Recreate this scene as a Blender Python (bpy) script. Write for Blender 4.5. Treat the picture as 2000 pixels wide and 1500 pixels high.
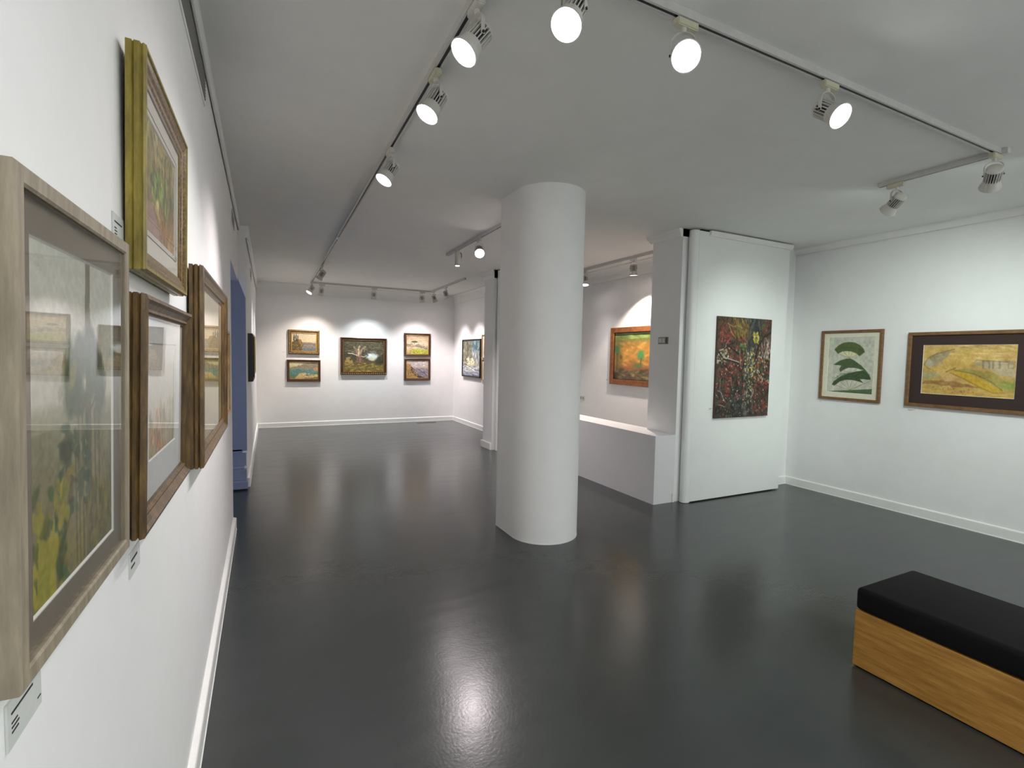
import bpy, bmesh, math, random
import numpy as np
from mathutils import Vector, Matrix

for o in list(bpy.data.objects):
    bpy.data.objects.remove(o, do_unlink=True)
S = bpy.context.scene
C = S.collection

# ------------------------------------------------------------------ camera
CAM_H = 1.55
F_PX, YAW, PITCH, ROLL = 973.12, 0.462537, -0.0561183, 0.0194978
fw = Vector((math.sin(YAW) * math.cos(PITCH), math.cos(YAW) * math.cos(PITCH), math.sin(PITCH)))
rt = Vector((math.cos(YAW), -math.sin(YAW), 0))
up = rt.cross(fw)
rt2 = rt * math.cos(ROLL) + up * math.sin(ROLL)
up2 = -rt * math.sin(ROLL) + up * math.cos(ROLL)
cd = bpy.data.cameras.new('camera')
cd.sensor_width = 36.0
cd.lens = F_PX * 36.0 / 2000.0
cd.clip_start = 0.02
cam = bpy.data.objects.new('camera', cd)
C.objects.link(cam)
M = Matrix((rt2, up2, -fw)).transposed().to_4x4()
M.translation = Vector((0, 0, CAM_H))
cam.matrix_world = M
S.camera = cam

# ------------------------------------------------------------------ world, daylight of the side passage, exposure
w = bpy.data.worlds.new('world')
S.world = w
w.use_nodes = True
w.node_tree.nodes['Background'].inputs[0].default_value = (0.9, 0.95, 1.0, 1)
w.node_tree.nodes['Background'].inputs[1].default_value = 0.02
S.view_settings.view_transform = 'Standard'
S.view_settings.look = 'None'
S.view_settings.gamma = 1.0
S.view_settings.use_curve_mapping = False
S.view_settings.exposure = 1.30
S.cycles.caustics_reflective = False
LAMP = 30.0          # watts of an average spotlight
AL = bpy.data.lights.new('passage_daylight', 'AREA')
AL.shape = 'RECTANGLE'; AL.size = 1.0; AL.size_y = 1.7
AL.energy = 3.0; AL.color = (0.42, 0.55, 1.0)
alo = bpy.data.objects.new('passage_daylight', AL); C.objects.link(alo)
# added fill lights behind the camera, unseen, to lift the general brightness
for nm, loc, en in (('rear_fill_light', (1.4, -1.7, 2.88), 27.0), ('rear_fill_light', (4.2, -1.7, 2.88), 40.0)):
    RL = bpy.data.lights.new(nm, 'AREA'); RL.shape = 'RECTANGLE'; RL.size = 1.6; RL.size_y = 0.5; RL.energy = en; RL.color = (0.98, 0.98, 1.0) if loc[0] < 2 else (0.94, 1.0, 0.99)
    ro = bpy.data.objects.new(nm, RL); C.objects.link(ro); ro.location = loc
alo.location = (-1.42, 5.0, 1.30)
alo.rotation_euler = (Vector((-0.25, 6.35, 1.0)) - Vector((-1.42, 5.0, 1.30))).to_track_quat('-Z', 'Z').to_euler()

# ------------------------------------------------------------------ materials
def lin(c):
    return tuple(((v / 255 / 12.92) if v / 255 <= 0.04045 else ((v / 255 + 0.055) / 1.055) ** 2.4) for v in c)

def new_mat(name):
    m = bpy.data.materials.new(name); m.use_nodes = True
    nt = m.node_tree
    return m, nt, nt.nodes['Principled BSDF']

def coords(nt, scale=(1, 1, 1)):
    t = nt.nodes.new('ShaderNodeTexCoord'); mp = nt.nodes.new('ShaderNodeMapping')
    mp.inputs['Scale'].default_value = scale
    nt.links.new(t.outputs['Object'], mp.inputs['Vector'])
    return mp.outputs['Vector']

def noise(nt, vec, scale, detail=3, rough=0.55):
    n = nt.nodes.new('ShaderNodeTexNoise')
    n.inputs['Scale'].default_value = scale; n.inputs['Detail'].default_value = detail
    n.inputs['Roughness'].default_value = rough
    nt.links.new(vec, n.inputs['Vector'])
    return n.outputs['Fac']

def ramp(nt, fac, stops):
    r = nt.nodes.new('ShaderNodeValToRGB')
    e = r.color_ramp.elements
    while len(e) < len(stops): e.new(0.5)
    for el, (p, c) in zip(e, stops):
        el.position = p; el.color = (*c, 1)
    nt.links.new(fac, r.inputs['Fac'])
    return r.outputs['Color']

def bump(nt, bsdf, fac, strength, dist):
    b = nt.nodes.new('ShaderNodeBump')
    b.inputs['Strength'].default_value = strength; b.inputs['Distance'].default_value = dist
    nt.links.new(fac, b.inputs['Height']); nt.links.new(b.outputs['Normal'], bsdf.inputs['Normal'])

def paint(name, col, rough=0.6, var=0.03, bump_s=0.15, scale=6):
    m, nt, b = new_mat(name)
    v = coords(nt)
    f = noise(nt, v, scale, 3)
    l = lin(col)
    nt.links.new(ramp(nt, f, [(0.3, tuple(x * (1 - var) for x in l)), (0.7, tuple(min(1, x * (1 + var)) for x in l))]), b.inputs['Base Color'])
    b.inputs['Roughness'].default_value = rough
    f2 = noise(nt, v, 160, 2)
    bump(nt, b, f2, bump_s, 0.002)
    return m

def plain(name, col, rough=0.5, metal=0.0, spec=0.5):
    m, nt, b = new_mat(name)
    f = noise(nt, coords(nt), 30, 2)
    l = lin(col)
    nt.links.new(ramp(nt, f, [(0.2, tuple(x * 0.94 for x in l)), (0.8, tuple(min(1, x * 1.06) for x in l))]), b.inputs['Base Color'])
    b.inputs['Roughness'].default_value = rough; b.inputs['Metallic'].default_value = metal
    b.inputs['Specular IOR Level'].default_value = spec
    return m

def wood(name, c1, c2, scale=(3, 30, 30), rough=0.5, c3=None):
    m, nt, b = new_mat(name)
    v = coords(nt, scale)
    f = noise(nt, v, 2.0, 6, 0.65)
    mid = c3 if c3 else tuple((a + d) / 2 for a, d in zip(c1, c2))
    nt.links.new(ramp(nt, f, [(0.32, lin(c1)), (0.5, lin(mid)), (0.68, lin(c2))]), b.inputs['Base Color'])
    b.inputs['Roughness'].default_value = rough
    bump(nt, b, f, 0.15, 0.002)
    return m

MAT = {}
MAT['wall'] = paint('white_wall_paint', (241, 241, 240), 0.62, 0.015, 0.10)
MAT['ceiling'] = paint('white_ceiling_paint', (240, 240, 237), 0.8, 0.015, 0.10)
MAT['trim'] = paint('white_satin_trim_paint', (241, 241, 238), 0.4, 0.015, 0.05)
MAT['plinth'] = paint('white_plinth_paint', (232, 231, 232), 0.45, 0.01, 0.03)
MAT['panel'] = paint('white_panel_laminate', (240, 242, 240), 0.5, 0.012, 0.04)
MAT['bluelit'] = paint('white_paint_blue_daylight', (138, 145, 168), 0.55, 0.03, 0.05)  # white jamb; the blue daylight falling on it is put into this colour
MAT['lampwhite'] = plain('white_lamp_enamel', (212, 210, 202), 0.4)
MAT['lampdark'] = plain('dark_heat_sink', (58, 58, 60), 0.5, 0.3)
MAT['slot'] = plain('dark_track_slot', (26, 26, 30), 0.4)
MAT['railwhite'] = plain('white_rail_enamel', (205, 204, 200), 0.4)
MAT['ivory'] = plain('ivory_plastic', (205, 202, 178), 0.45)
MAT['black'] = plain('black_lacquer', (18, 16, 18), 0.4)
MAT['cushion'] = plain('black_vinyl_cushion', (9, 9, 10), 0.75, 0, 0.25)
MAT['vent'] = plain('grey_vent_metal', (120, 120, 114), 0.55, 0.2)
MAT['ventdark'] = plain('vent_duct_dark', (84, 84, 80), 0.8)
MAT['plastic'] = plain('white_plastic', (214, 214, 206), 0.4)
MAT['greyplastic'] = plain('grey_plastic', (150, 152, 142), 0.5)
MAT['card'] = plain('caption_card_paper', (205, 208, 204), 0.6)
MAT['ink'] = plain('dark_ink', (48, 52, 52), 0.7)
MAT['oak'] = wood('honey_oak_veneer', (158, 110, 44), (204, 154, 78), (14, 2.2, 22), 0.5)
MAT['paleoak'] = wood('limed_oak', (126, 116, 98), (166, 154, 132), (30, 30, 4), 0.55)
MAT['gold'] = wood('antique_gold_leaf', (112, 98, 34), (168, 150, 62), (30, 30, 5), 0.38)
MAT['bronze'] = wood('bronze_brown_moulding', (60, 46, 22), (146, 116, 62), (60, 60, 60), 0.35)
MAT['goldlight'] = wood('bright_gilding', (150, 112, 52), (214, 182, 108), (40, 40, 40), 0.35)
MAT['walnut'] = wood('dark_walnut_moulding', (56, 40, 20), (124, 96, 52), (26, 26, 5), 0.38)
MAT['brownframe'] = wood('brown_stained_frame', (58, 36, 24), (96, 62, 42), (18, 18, 18), 0.42)
MAT['redwood'] = wood('reddish_oak_frame', (112, 66, 34), (152, 96, 54), (10, 10, 10), 0.45)
MAT['teak'] = wood('teak_frame', (104, 74, 46), (138, 102, 66), (8, 20, 20), 0.5)
MAT['pine'] = wood('light_pine_frame', (142, 110, 74), (184, 150, 108), (20, 20, 6), 0.5)
MAT['matgrey'] = plain('taupe_mount_board', (122, 112, 98), 0.85)
MAT['matwhite'] = plain('cream_mount_board', (242, 237, 224), 0.85)
MAT['matwhite2'] = plain('white_mount_board', (222, 222, 220), 0.85)
MAT['matbrown'] = plain('dark_brown_mount_board', (58, 42, 38), 0.85)
MAT['matcream'] = plain('ivory_mount_board', (226, 222, 200), 0.85)
MAT['bevel'] = plain('white_mount_bevel', (238, 236, 228), 0.8)

# floor: grey glossy painted concrete
def floor_mat():
    m, nt, b = new_mat('grey_gloss_floor_paint')
    v = coords(nt)
    big = noise(nt, v, 0.7, 5, 0.6)
    vs = coords(nt, (1.3, 4.5, 1))
    st = noise(nt, vs, 1.6, 6, 0.7)
    a = ramp(nt, big, [(0.30, lin((58, 62, 61))), (0.70, lin((67, 70, 69)))])
    s2 = ramp(nt, st, [(0.30, (0.72, 0.72, 0.72)), (0.62, (1, 1, 1))])
    mx = nt.nodes.new('ShaderNodeMix'); mx.data_type = 'RGBA'; mx.blend_type = 'MULTIPLY'
    mx.inputs[0].default_value = 0.18
    nt.links.new(a, mx.inputs[6]); nt.links.new(s2, mx.inputs[7])
    nt.links.new(mx.outputs[2], b.inputs['Base Color'])
    rr = nt.nodes.new('ShaderNodeMapRange')
    rr.inputs['From Min'].default_value = 0.3; rr.inputs['From Max'].default_value = 0.7
    rr.inputs['To Min'].default_value = 0.205; rr.inputs['To Max'].default_value = 0.262
    nt.links.new(st, rr.inputs['Value']); nt.links.new(rr.outputs['Result'], b.inputs['Roughness'])
    b.inputs['Specular IOR Level'].default_value = 0.5
    peel = noise(nt, v, 70, 2, 0.5); wave = noise(nt, v, 9, 3, 0.6)
    ad = nt.nodes.new('ShaderNodeMath'); ad.operation = 'MULTIPLY_ADD'
    ad.inputs[1].default_value = 0.75
    nt.links.new(peel, ad.inputs[0]); nt.links.new(wave, ad.inputs[2])
    bump(nt, b, ad.outputs[0], 0.07, 0.006)
    return m
MAT['floor'] = floor_mat()

def art_mat():
    m, nt, b = new_mat('painted_surface')
    a = nt.nodes.new('ShaderNodeAttribute'); a.attribute_name = 'paint'
    nt.links.new(a.outputs['Color'], b.inputs['Base Color'])
    b.inputs['Roughness'].default_value = 0.6
    bump(nt, b, noise(nt, coords(nt), 90, 3), 0.25, 0.002)
    return m
MAT['art'] = art_mat()

def glass_mat():
    m = bpy.data.materials.new('picture_glass'); m.use_nodes = True
    nt = m.node_tree; nt.nodes.clear()
    out = nt.nodes.new('ShaderNodeOutputMaterial'); mix = nt.nodes.new('ShaderNodeMixShader')
    tr = nt.nodes.new('ShaderNodeBsdfTransparent'); gl = nt.nodes.new('ShaderNodeBsdfGlossy')
    geo = nt.nodes.new('ShaderNodeNewGeometry')
    dt = nt.nodes.new('ShaderNodeVectorMath'); dt.operation = 'DOT_PRODUCT'
    nt.links.new(geo.outputs['Incoming'], dt.inputs[0]); nt.links.new(geo.outputs['Normal'], dt.inputs[1])
    def mth(op, a, b=None):
        n = nt.nodes.new('ShaderNodeMath'); n.operation = op
        for k, v in enumerate((a, b)):
            if v is None: continue
            if isinstance(v, (int, float)): n.inputs[k].default_value = v
            else: nt.links.new(v, n.inputs[k])
        return n.outputs[0]
    # Schlick reflectance of a thin pane, the same from both sides
    fac = mth('ADD', mth('MULTIPLY', mth('POWER', mth('SUBTRACT', 1.0, mth('ABSOLUTE', dt.outputs['Value'])), 5.0), 0.92), 0.08)
    gl.inputs['Roughness'].default_value = 0.01; tr.inputs[0].default_value = (0.97, 0.975, 0.97, 1)
    nt.links.new(fac, mix.inputs[0]); nt.links.new(tr.outputs[0], mix.inputs[1]); nt.links.new(gl.outputs[0], mix.inputs[2])
    nt.links.new(mix.outputs[0], out.inputs[0])
    return m
MAT['glass'] = glass_mat()

def emit_mat(name, col, strength):
    m, nt, b = new_mat(name)
    b.inputs['Base Color'].default_value = (*col, 1)
    b.inputs['Emission Color'].default_value = (*col, 1)
    b.inputs['Emission Strength'].default_value = strength
    return m

# ------------------------------------------------------------------ mesh helpers
def link_mesh(name, bm, mat, parent=None, smooth=False, keep=False):
    me = bpy.data.meshes.new(name)
    if not keep: bmesh.ops.recalc_face_normals(bm, faces=bm.faces)
    bm.to_mesh(me); bm.free()
    if smooth:
        for p in me.polygons: p.use_smooth = True
        me.set_sharp_from_angle(angle=math.radians(38))
    me.materials.append(MAT[mat] if isinstance(mat, str) else mat)
    o = bpy.data.objects.new(name, me); C.objects.link(o)
    if parent: o.parent = parent
    return o

def tag(o, label=None, cat=None, group=None, kind=None):
    if label: o['label'] = label
    if cat: o['category'] = cat
    if group: o['group'] = group
    if kind: o['kind'] = kind
    return o

def thing(name, label, cat, loc=(0, 0, 0), rz=0.0, group=None):
    o = bpy.data.objects.new(name, None); C.objects.link(o)
    o.empty_display_size = 0.05
    o.location = loc; o.rotation_euler = (0, 0, rz)
    return tag(o, label, cat, group)

def box(bm, x0, x1, y0, y1, z0, z1, bevel=0.0, seg=2):
    vs = [bm.verts.new((x, y, z)) for z in (z0, z1) for y in (y0, y1) for x in (x0, x1)]
    fs = [(0, 1, 3, 2), (4, 6, 7, 5), (0, 4, 5, 1), (2, 3, 7, 6), (0, 2, 6, 4), (1, 5, 7, 3)]
    faces = [bm.faces.new([vs[i] for i in f]) for f in fs]
    if bevel:
        es = list({e for f in faces for e in f.edges})
        bmesh.ops.bevel(bm, geom=es, offset=bevel, segments=seg, affect='EDGES', profile=0.5)

def prism(bm, pts, z0, z1):
    a = [bm.verts.new((x, y, z0)) for x, y in pts]; b = [bm.verts.new((x, y, z1)) for x, y in pts]
    bm.faces.new(a[::-1]); bm.faces.new(b)
    n = len(pts)
    for i in range(n): bm.faces.new((a[i], a[(i + 1) % n], b[(i + 1) % n], b[i]))

def extrude_profile(bm, prof, p0, p1, out):
    """prof: (distance out of wall, z) polygon, swept from p0 to p1 (x, y)."""
    ox, oy = out
    rings = [[bm.verts.new((p[0] + d * ox, p[1] + d * oy, z)) for d, z in prof] for p in (p0, p1)]
    n = len(prof)
    for i in range(n):
        bm.faces.new((rings[0][i], rings[0][(i + 1) % n], rings[1][(i + 1) % n], rings[1][i]))
    bm.faces.new(rings[0][::-1]); bm.faces.new(rings[1])

def struct(name, bm, mat, label=None):
    return tag(link_mesh(name, bm, mat), label, None, None, 'structure')

def lathe(bm, prof, mat4, seg=24, close0=True, close1=True):
    """prof: (axial, radius) along local +Z, placed by mat4."""
    rings = []
    for a, r in prof:
        rings.append([bm.verts.new(mat4 @ Vector((r * math.cos(2 * math.pi * k / seg), r * math.sin(2 * math.pi * k / seg), a))) for k in range(seg)])
    for i in range(len(rings) - 1):
        for k in range(seg):
            bm.faces.new((rings[i][k], rings[i][(k + 1) % seg], rings[i + 1][(k + 1) % seg], rings[i + 1][k]))
    if close0: bm.faces.new(rings[0][::-1])
    if close1: bm.faces.new(rings[-1])

def axis_matrix(p, a, side=None):
    a = Vector(a).normalized()
    s = Vector(side) if side else Vector((0, 0, 1)).cross(a)
    if s.length < 1e-4: s = Vector((1, 0, 0))
    s.normalize(); t = a.cross(s)
    m = Matrix((s, t, a)).transposed().to_4x4(); m.translation = Vector(p)
    return m

def obox(bm, m, sx, sy, sz):
    """box centred on m's origin, half sizes."""
    vs = [bm.verts.new(m @ Vector((x, y, z))) for z in (-sz, sz) for y in (-sy, sy) for x in (-sx, sx)]
    for f in [(0, 1, 3, 2), (4, 6, 7, 5), (0, 4, 5, 1), (2, 3, 7, 6), (0, 2, 6, 4), (1, 5, 7, 3)]:
        bm.faces.new([vs[i] for i in f])

# ------------------------------------------------------------------ the room
ZC = 2.93
KL = 0.0
def xl(y):                                      # left wall: near stretch, then a stretch set forward beyond the doorway
    return -0.247 + KL * (y - 2.0) if y < 5.7 else -0.176 + 0.0084 * (y - 6.2)
YB, XR, YR = 11.20, 5.93, -3.0                  # back wall, right wall, wall behind the camera
XA, XF = 4.83, 4.03                             # recessed wall behind the plinth, far right wall
OY0, OY1, OZ = 4.87, 6.35, 2.323                 # doorway in the left wall

bm = bmesh.new(); box(bm, -2.0, 6.3, -3.3, 11.6, -0.12, 0.0); struct('floor', bm, 'floor', 'glossy dark grey painted floor')
bm = bmesh.new(); box(bm, -2.0, 6.3, -3.3, 11.6, ZC, ZC + 0.12); struct('ceiling', bm, 'ceiling', 'plain white ceiling')
bm = bmesh.new()
def lslab(y0, x0, y1, x1, z0, z1, th):
    prism(bm, [(x0, y0), (x1, y1), (x1 - th, y1), (x0 - th, y0)], z0, z1)
lslab(YR, xl(YR), OY0, xl(OY0), 0, ZC, 0.3); lslab(OY0, xl(OY0), OY1, xl(OY0) - 0.006, OZ, ZC, 0.3); lslab(OY1, xl(OY1), YB + 0.1, xl(YB + 0.1), 0, ZC, 0.4)
struct('wall_left', bm, 'wall', 'long white wall on the left with a doorway')
bm = bmesh.new(); box(bm, -0.6, 4.4, YB, YB + 0.2, 0, ZC); struct('wall_back', bm, 'wall', 'white far end wall')
bm = bmesh.new(); box(bm, XF, XF + 0.2, 7.6, YB + 0.1, 0, ZC); struct('wall_right_far', bm, 'wall', 'white side wall at the far end')
bm = bmesh.new(); box(bm, XA, XA + 0.2, 4.1, 7.8, 0, ZC); struct('wall_recess', bm, 'wall', 'white wall of the recess behind the plinth')
bm = bmesh.new(); box(bm, 4.1, XR + 0.1, 4.05, 4.25, 0, ZC); struct('wall_cross', bm, 'wall', 'short white wall behind the display panel')
bm = bmesh.new(); box(bm, XR, XR + 0.2, YR - 0.1, 4.2, 0, ZC); struct('wall_right', bm, 'wall', 'long white wall on the right')
bm = bmesh.new(); box(bm, -0.7, XR + 0.2, YR - 0.2, YR, 0, ZC); struct('wall_rear', bm, 'wall')
bm = bmesh.new(); box(bm, 4.101, XA + 0.1, 4.26, 4.44, 0, ZC); struct('wall_recess_near', bm, 'wall')
bm = bmesh.new(); box(bm, 3.501, XA + 0.1, 7.45, 7.77, 0, ZC); struct('wall_recess_far', bm, 'wall')
# side passage behind the doorway
bm = bmesh.new(); box(bm, -1.75, -1.6, 3.2, 7.5, 0, ZC); struct('wall_passage', bm, 'wall')
bm = bmesh.new(); box(bm, -1.7, -0.5, 7.4, 7.55, 0, ZC); struct('wall_passage_end', bm, 'wall')
bm = bmesh.new(); box(bm, -1.7, -0.5, 3.15, 3.3, 0, ZC); struct('wall_passage_near', bm, 'wall')

# baseboards
def bbprof(h=0.095, t=0.014):
    return [(0, 0), (t + 0.003, 0), (t + 0.003, 0.006), (t, 0.009), (t, h - 0.012), (t - 0.003, h - 0.004), (0.004, h), (0, h)]
def base(name, segs, h=0.095, t=0.014):
    bm = bmesh.new()
    for p0, p1, out in segs: extrude_profile(bm, bbprof(h, t), p0, p1, out)
    return struct(name, bm, 'trim')
base('baseboard_left', [((xl(YR), YR), (xl(OY0), OY0), (1, 0)), ((xl(OY1), OY1), (xl(YB), YB), (1, 0))], 0.105, 0.024)
base('baseboard_back', [((xl(YB), YB), (XF, YB), (0, -1))])
base('baseboard_right_far', [((XF, 7.77), (XF, YB), (-1, 0))])
base('baseboard_right', [((XR, YR), (XR, 4.05), (-1, 0))], 0.10)
base('baseboard_cross', [((4.4, 4.05), (XR, 4.05), (0, -1))], 0.10)
base('baseboard_recess', [((XA, 4.44), (XA, 7.2), (-1, 0))])

# cornices: shadow-gap lip below, coved above
def cove(z0, proj, lip=0.014):
    h = ZC - z0
    lip = max(lip, 0.020)
    pts = [(0, z0 + 0.022), (0.012, z0 + 0.022), (0.012, z0), (lip, z0), (lip, z0 + 0.3 * h)]
    for k in range(1, 7):
        a = k / 6 * math.pi / 2
        pts.append((lip + (proj - lip) * (1 - math.cos(a)), z0 + 0.3 * h + 0.64 * h * math.sin(a)))
    pts += [(proj, ZC), (0, ZC)]
    return pts
def cornice(name, segs, z0, proj, lip=0.014):
    bm = bmesh.new()
    for p0, p1, out in segs: extrude_profile(bm, cove(z0, proj, lip), p0, p1, out)
    return struct(name, bm, 'trim')
cornice('trim_1', [((xl(YR), YR), (xl(OY0) - 0.006, OY1), (1, 0))], 2.875, 0.03, 0.008)
cornice('trim_7', [((xl(OY1), OY1), (xl(YB), YB), (1, 0))], 2.78, 0.03, 0.008)
cornice('trim_2', [((xl(YB), YB), (XF, YB), (0, -1))], 2.742, 0.10)
cornice('trim_3', [((XF, 7.77), (XF, YB), (-1, 0))], 2.742, 0.10)
cornice('trim_4', [((XA, 4.44), (XA, 7.2), (-1, 0))], 2.742, 0.10)
cornice('trim_5', [((XR, YR), (XR, 4.05), (-1, 0))], 2.862, 0.045)

# doorway: stepped plinth blocks on both jambs
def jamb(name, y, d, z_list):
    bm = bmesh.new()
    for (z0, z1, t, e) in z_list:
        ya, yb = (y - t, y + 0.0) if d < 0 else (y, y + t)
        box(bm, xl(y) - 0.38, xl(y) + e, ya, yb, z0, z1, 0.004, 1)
    struct(name, bm, 'bluelit')  # blocks carry the blue daylight in their colour
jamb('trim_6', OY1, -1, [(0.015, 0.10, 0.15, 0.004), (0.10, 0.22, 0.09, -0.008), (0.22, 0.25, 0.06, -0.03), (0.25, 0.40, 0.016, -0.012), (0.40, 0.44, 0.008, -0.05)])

bm = bmesh.new()  # added sheet tinted as blue daylight, top sloped like the lintel's shadow edge
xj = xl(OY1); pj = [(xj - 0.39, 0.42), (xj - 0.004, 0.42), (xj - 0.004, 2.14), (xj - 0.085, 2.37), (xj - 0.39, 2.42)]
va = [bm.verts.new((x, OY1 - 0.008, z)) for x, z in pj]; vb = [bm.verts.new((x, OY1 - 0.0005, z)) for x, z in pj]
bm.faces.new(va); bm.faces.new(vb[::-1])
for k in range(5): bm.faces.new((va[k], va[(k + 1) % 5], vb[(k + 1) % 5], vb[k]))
struct('trim_blue_daylight', bm, 'bluelit')

# ------------------------------------------------------------------ column, pilasters, panels, plinth
t = thing('column', 'free-standing white column with a rounded front in the middle of the room', 'column', (2.193, 3.74, 0))
R = 0.30
pts = [(-R, 0.335), (-R, 0.0)] + [(-R * math.cos(a), -R * math.sin(a)) for a in [k / 28 * math.pi for k in range(1, 28)]] + [(R, 0.0), (R, 0.335)]
bm = bmesh.new(); prism(bm, pts, 0.0, ZC)
link_mesh('shaft', bm, 'wall', t, True)
bm = bmesh.new(); prism(bm, [(x * 1.006, y * 1.006 if y < 0 else y) for x, y in pts], 0.0, 0.012)
link_mesh('foot_bead', bm, 'trim', t, True)

def pilaster(label, x, y0, y1, xback, with_base, zc0=2.85):
    t = thing('pilaster', label, 'pilaster', (x, (y0 + y1) / 2, 0))
    cy = (y0 + y1) / 2
    bm = bmesh.new(); box(bm, 0, xback - x, y0 - cy, y1 - cy, 0, ZC); link_mesh('shaft', bm, 'wall', t)
    bm = bmesh.new(); h = ZC - zc0
    pr = [(0, zc0), (0.02, zc0), (0.035, zc0 + 0.35 * h), (0.045, zc0 + 0.45 * h), (0.06, ZC), (0, ZC)]
    for d0, d1 in zip(pr[1:-2], pr[2:-1]):
        pass
    xb = xback - x
    rings = [[(-d, y0 - cy, z), (-d, y1 - cy + d, z), (xb, y1 - cy + d, z), (xb, y0 - cy, z)] for d, z in pr[1:-1]]
    vr = [[bm.verts.new(p) for p in r] for r in rings]
    for a, b in zip(vr, vr[1:]):
        for k in range(4): bm.faces.new((a[k], a[(k + 1) % 4], b[(k + 1) % 4], b[k]))
    bm.faces.new(vr[0]); bm.faces.new(vr[-1])
    link_mesh('capital', bm, 'trim', t)
    if with_base:
        bm = bmesh.new()
        box(bm, -0.03, 0.0, y0 - cy, y1 - cy + 0.03, 0, 0.115, 0.004, 1)
        box(bm, 0.0, xb, y1 - cy, y1 - cy + 0.03, 0, 0.115, 0.004, 1)
        link_mesh('base_moulding', bm, 'trim', t)
    return t
pilaster('white pilaster beside the plinth with grey wall control on it', 3.975, 3.99, 4.44, 4.10, False)
pilaster('far white pilaster half hidden behind the round column', 3.335, 7.40, 7.77, 3.50, True, 2.80)

def display_panel(label, x0, x1, y, th, cornice_x0, rx=0.05):
    t = thing('movable_partition', label, 'partition', ((x0 + x1) / 2, y, 0))
    cx = (x0 + x1) / 2
    bm = bmesh.new(); box(bm, x0 + rx * 1.5 - cx, x1 - cx, -th / 2, th / 2, 0.012, 2.905, 0.003, 1); link_mesh('panel_board', bm, 'panel', t)
    bm = bmesh.new()
    pts = [(x0 + rx * 1.48 - cx, th / 2)] + [(x0 + rx - cx + -rx * math.sin(a), th / 2 * math.cos(a)) for a in [k / 16 * math.pi for k in range(17)]] + [(x0 + rx * 1.48 - cx, -th / 2)]
    prism(bm, pts, 0.004, 2.908); link_mesh('rounded_edge', bm, 'panel', t, True)
    if cornice_x0:
        bm = bmesh.new(); z0 = 2.862
        pr = [(0, z0), (0.018, z0), (0.03, z0 + 0.02), (0.034, 2.914), (0, 2.914)]
        extrude_profile(bm, pr, (cornice_x0 - cx, -th / 2), (x1 + 0.02 - cx, -th / 2), (0, -1)); link_mesh('top_moulding', bm, 'trim', t)
    bm = bmesh.new(); box(bm, x0 + 0.15 - cx, x1 - 0.1 - cx, -0.03, 0.03, 0.0, 0.013)
    link_mesh('floor_guide', bm, 'slot', t)
    bm = bmesh.new(); box(bm, x0 + 0.13 - cx, x1 - cx, -0.02, 0.02, 2.90, ZC)
    link_mesh('ceiling_guide', bm, 'slot', t)
    return t
display_panel('white movable display panel carrying the red and black abstract canvas', 4.03, 5.57, 3.936, 0.10, 4.245)
display_panel('plain white movable panel edge beside the far pilaster', 3.37, 4.80, 7.33, 0.10, None)

t = thing('display_plinth', 'long low white plinth in front of the recess', 'plinth', (3.87, 5.4, 0))
bm = bmesh.new(); prism(bm, [(-0.18, -1.415), (0.102, -1.415), (0.102, -0.955), (0.17, -0.955), (0.17, 1.5), (-0.18, 1.5)], 0.0, 0.735)
link_mesh('plinth_box', bm, 'plinth', t)
bm = bmesh.new(); box(bm, 0.076, 0.104, -1.43, -1.416, 0, 0.10, 0.003, 1); link_mesh('base_block', bm, 'trim', t)

# ------------------------------------------------------------------ bench
t = thing('bench', 'low oak box bench with a black padded top', 'bench', (2.955, 0.62, 0))
W2, L2 = 0.262, 0.805
bm = bmesh.new(); box(bm, -W2, -W2 + 0.025, -L2, L2, 0.008, 0.295, 0.002, 1); link_mesh('side_panel', bm, 'oak', t)
bm = bmesh.new(); box(bm, W2 - 0.025, W2, -L2, L2, 0.008, 0.295, 0.002, 1); link_mesh('side_panel', bm, 'oak', t)
for s in (-1, 1):
    bm = bmesh.new(); box(bm, -W2 + 0.026, W2 - 0.026, min(s * L2, s * (L2 - 0.025)), max(s * L2, s * (L2 - 0.025)), 0.008, 0.295, 0.002, 1); link_mesh('end_panel', bm, 'oak', t)
bm = bmesh.new(); box(bm, -W2 + 0.03, W2 - 0.03, -L2 + 0.03, L2 - 0.03, 0.0, 0.02); link_mesh('foot_frame', bm, 'black', t)
bm = bmesh.new(); box(bm, -W2 - 0.002, W2 + 0.002, -L2 - 0.002, L2 + 0.002, 0.297, 0.412, 0.022, 4); link_mesh('cushion', bm, 'cushion', t, True)

# ------------------------------------------------------------------ lighting tracks
def rail(label, p0, p1, joints=()):
    p0 = Vector((*p0, 0)); p1 = Vector((*p1, 0)); d = p1 - p0; L = d.length
    t = thing('track_rail', label, 'light track', (p0.x, p0.y, ZC), math.atan2(d.y, d.x), 'ceiling light tracks')
    bm = bmesh.new()
    pr = [(-0.018, 0), (-0.018, -0.033), (-0.008, -0.033), (-0.008, -0.012), (0.008, -0.012), (0.008, -0.033), (0.018, -0.033), (0.018, 0)]
    a = [bm.verts.new((0, y, z)) for y, z in pr]; b = [bm.verts.new((L, y, z)) for y, z in pr]
    for i in range(8): bm.faces.new((a[i], a[(i + 1) % 8], b[(i + 1) % 8], b[i]))
    bm.faces.new(a[::-1]); bm.faces.new(b)
    link_mesh('channel', bm, 'railwhite', t)
    bm = bmesh.new(); box(bm, 0.002, L - 0.002, -0.0078, 0.0078, -0.029, -0.0125); link_mesh('contact_strip', bm, 'slot', t)
    for s in joints:
        bm = bmesh.new(); box(bm, s - 0.05, s + 0.05, -0.021, 0.021, -0.037, 0.0, 0.003, 1); link_mesh('joint_cover', bm, 'railwhite', t)
    return t
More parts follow.
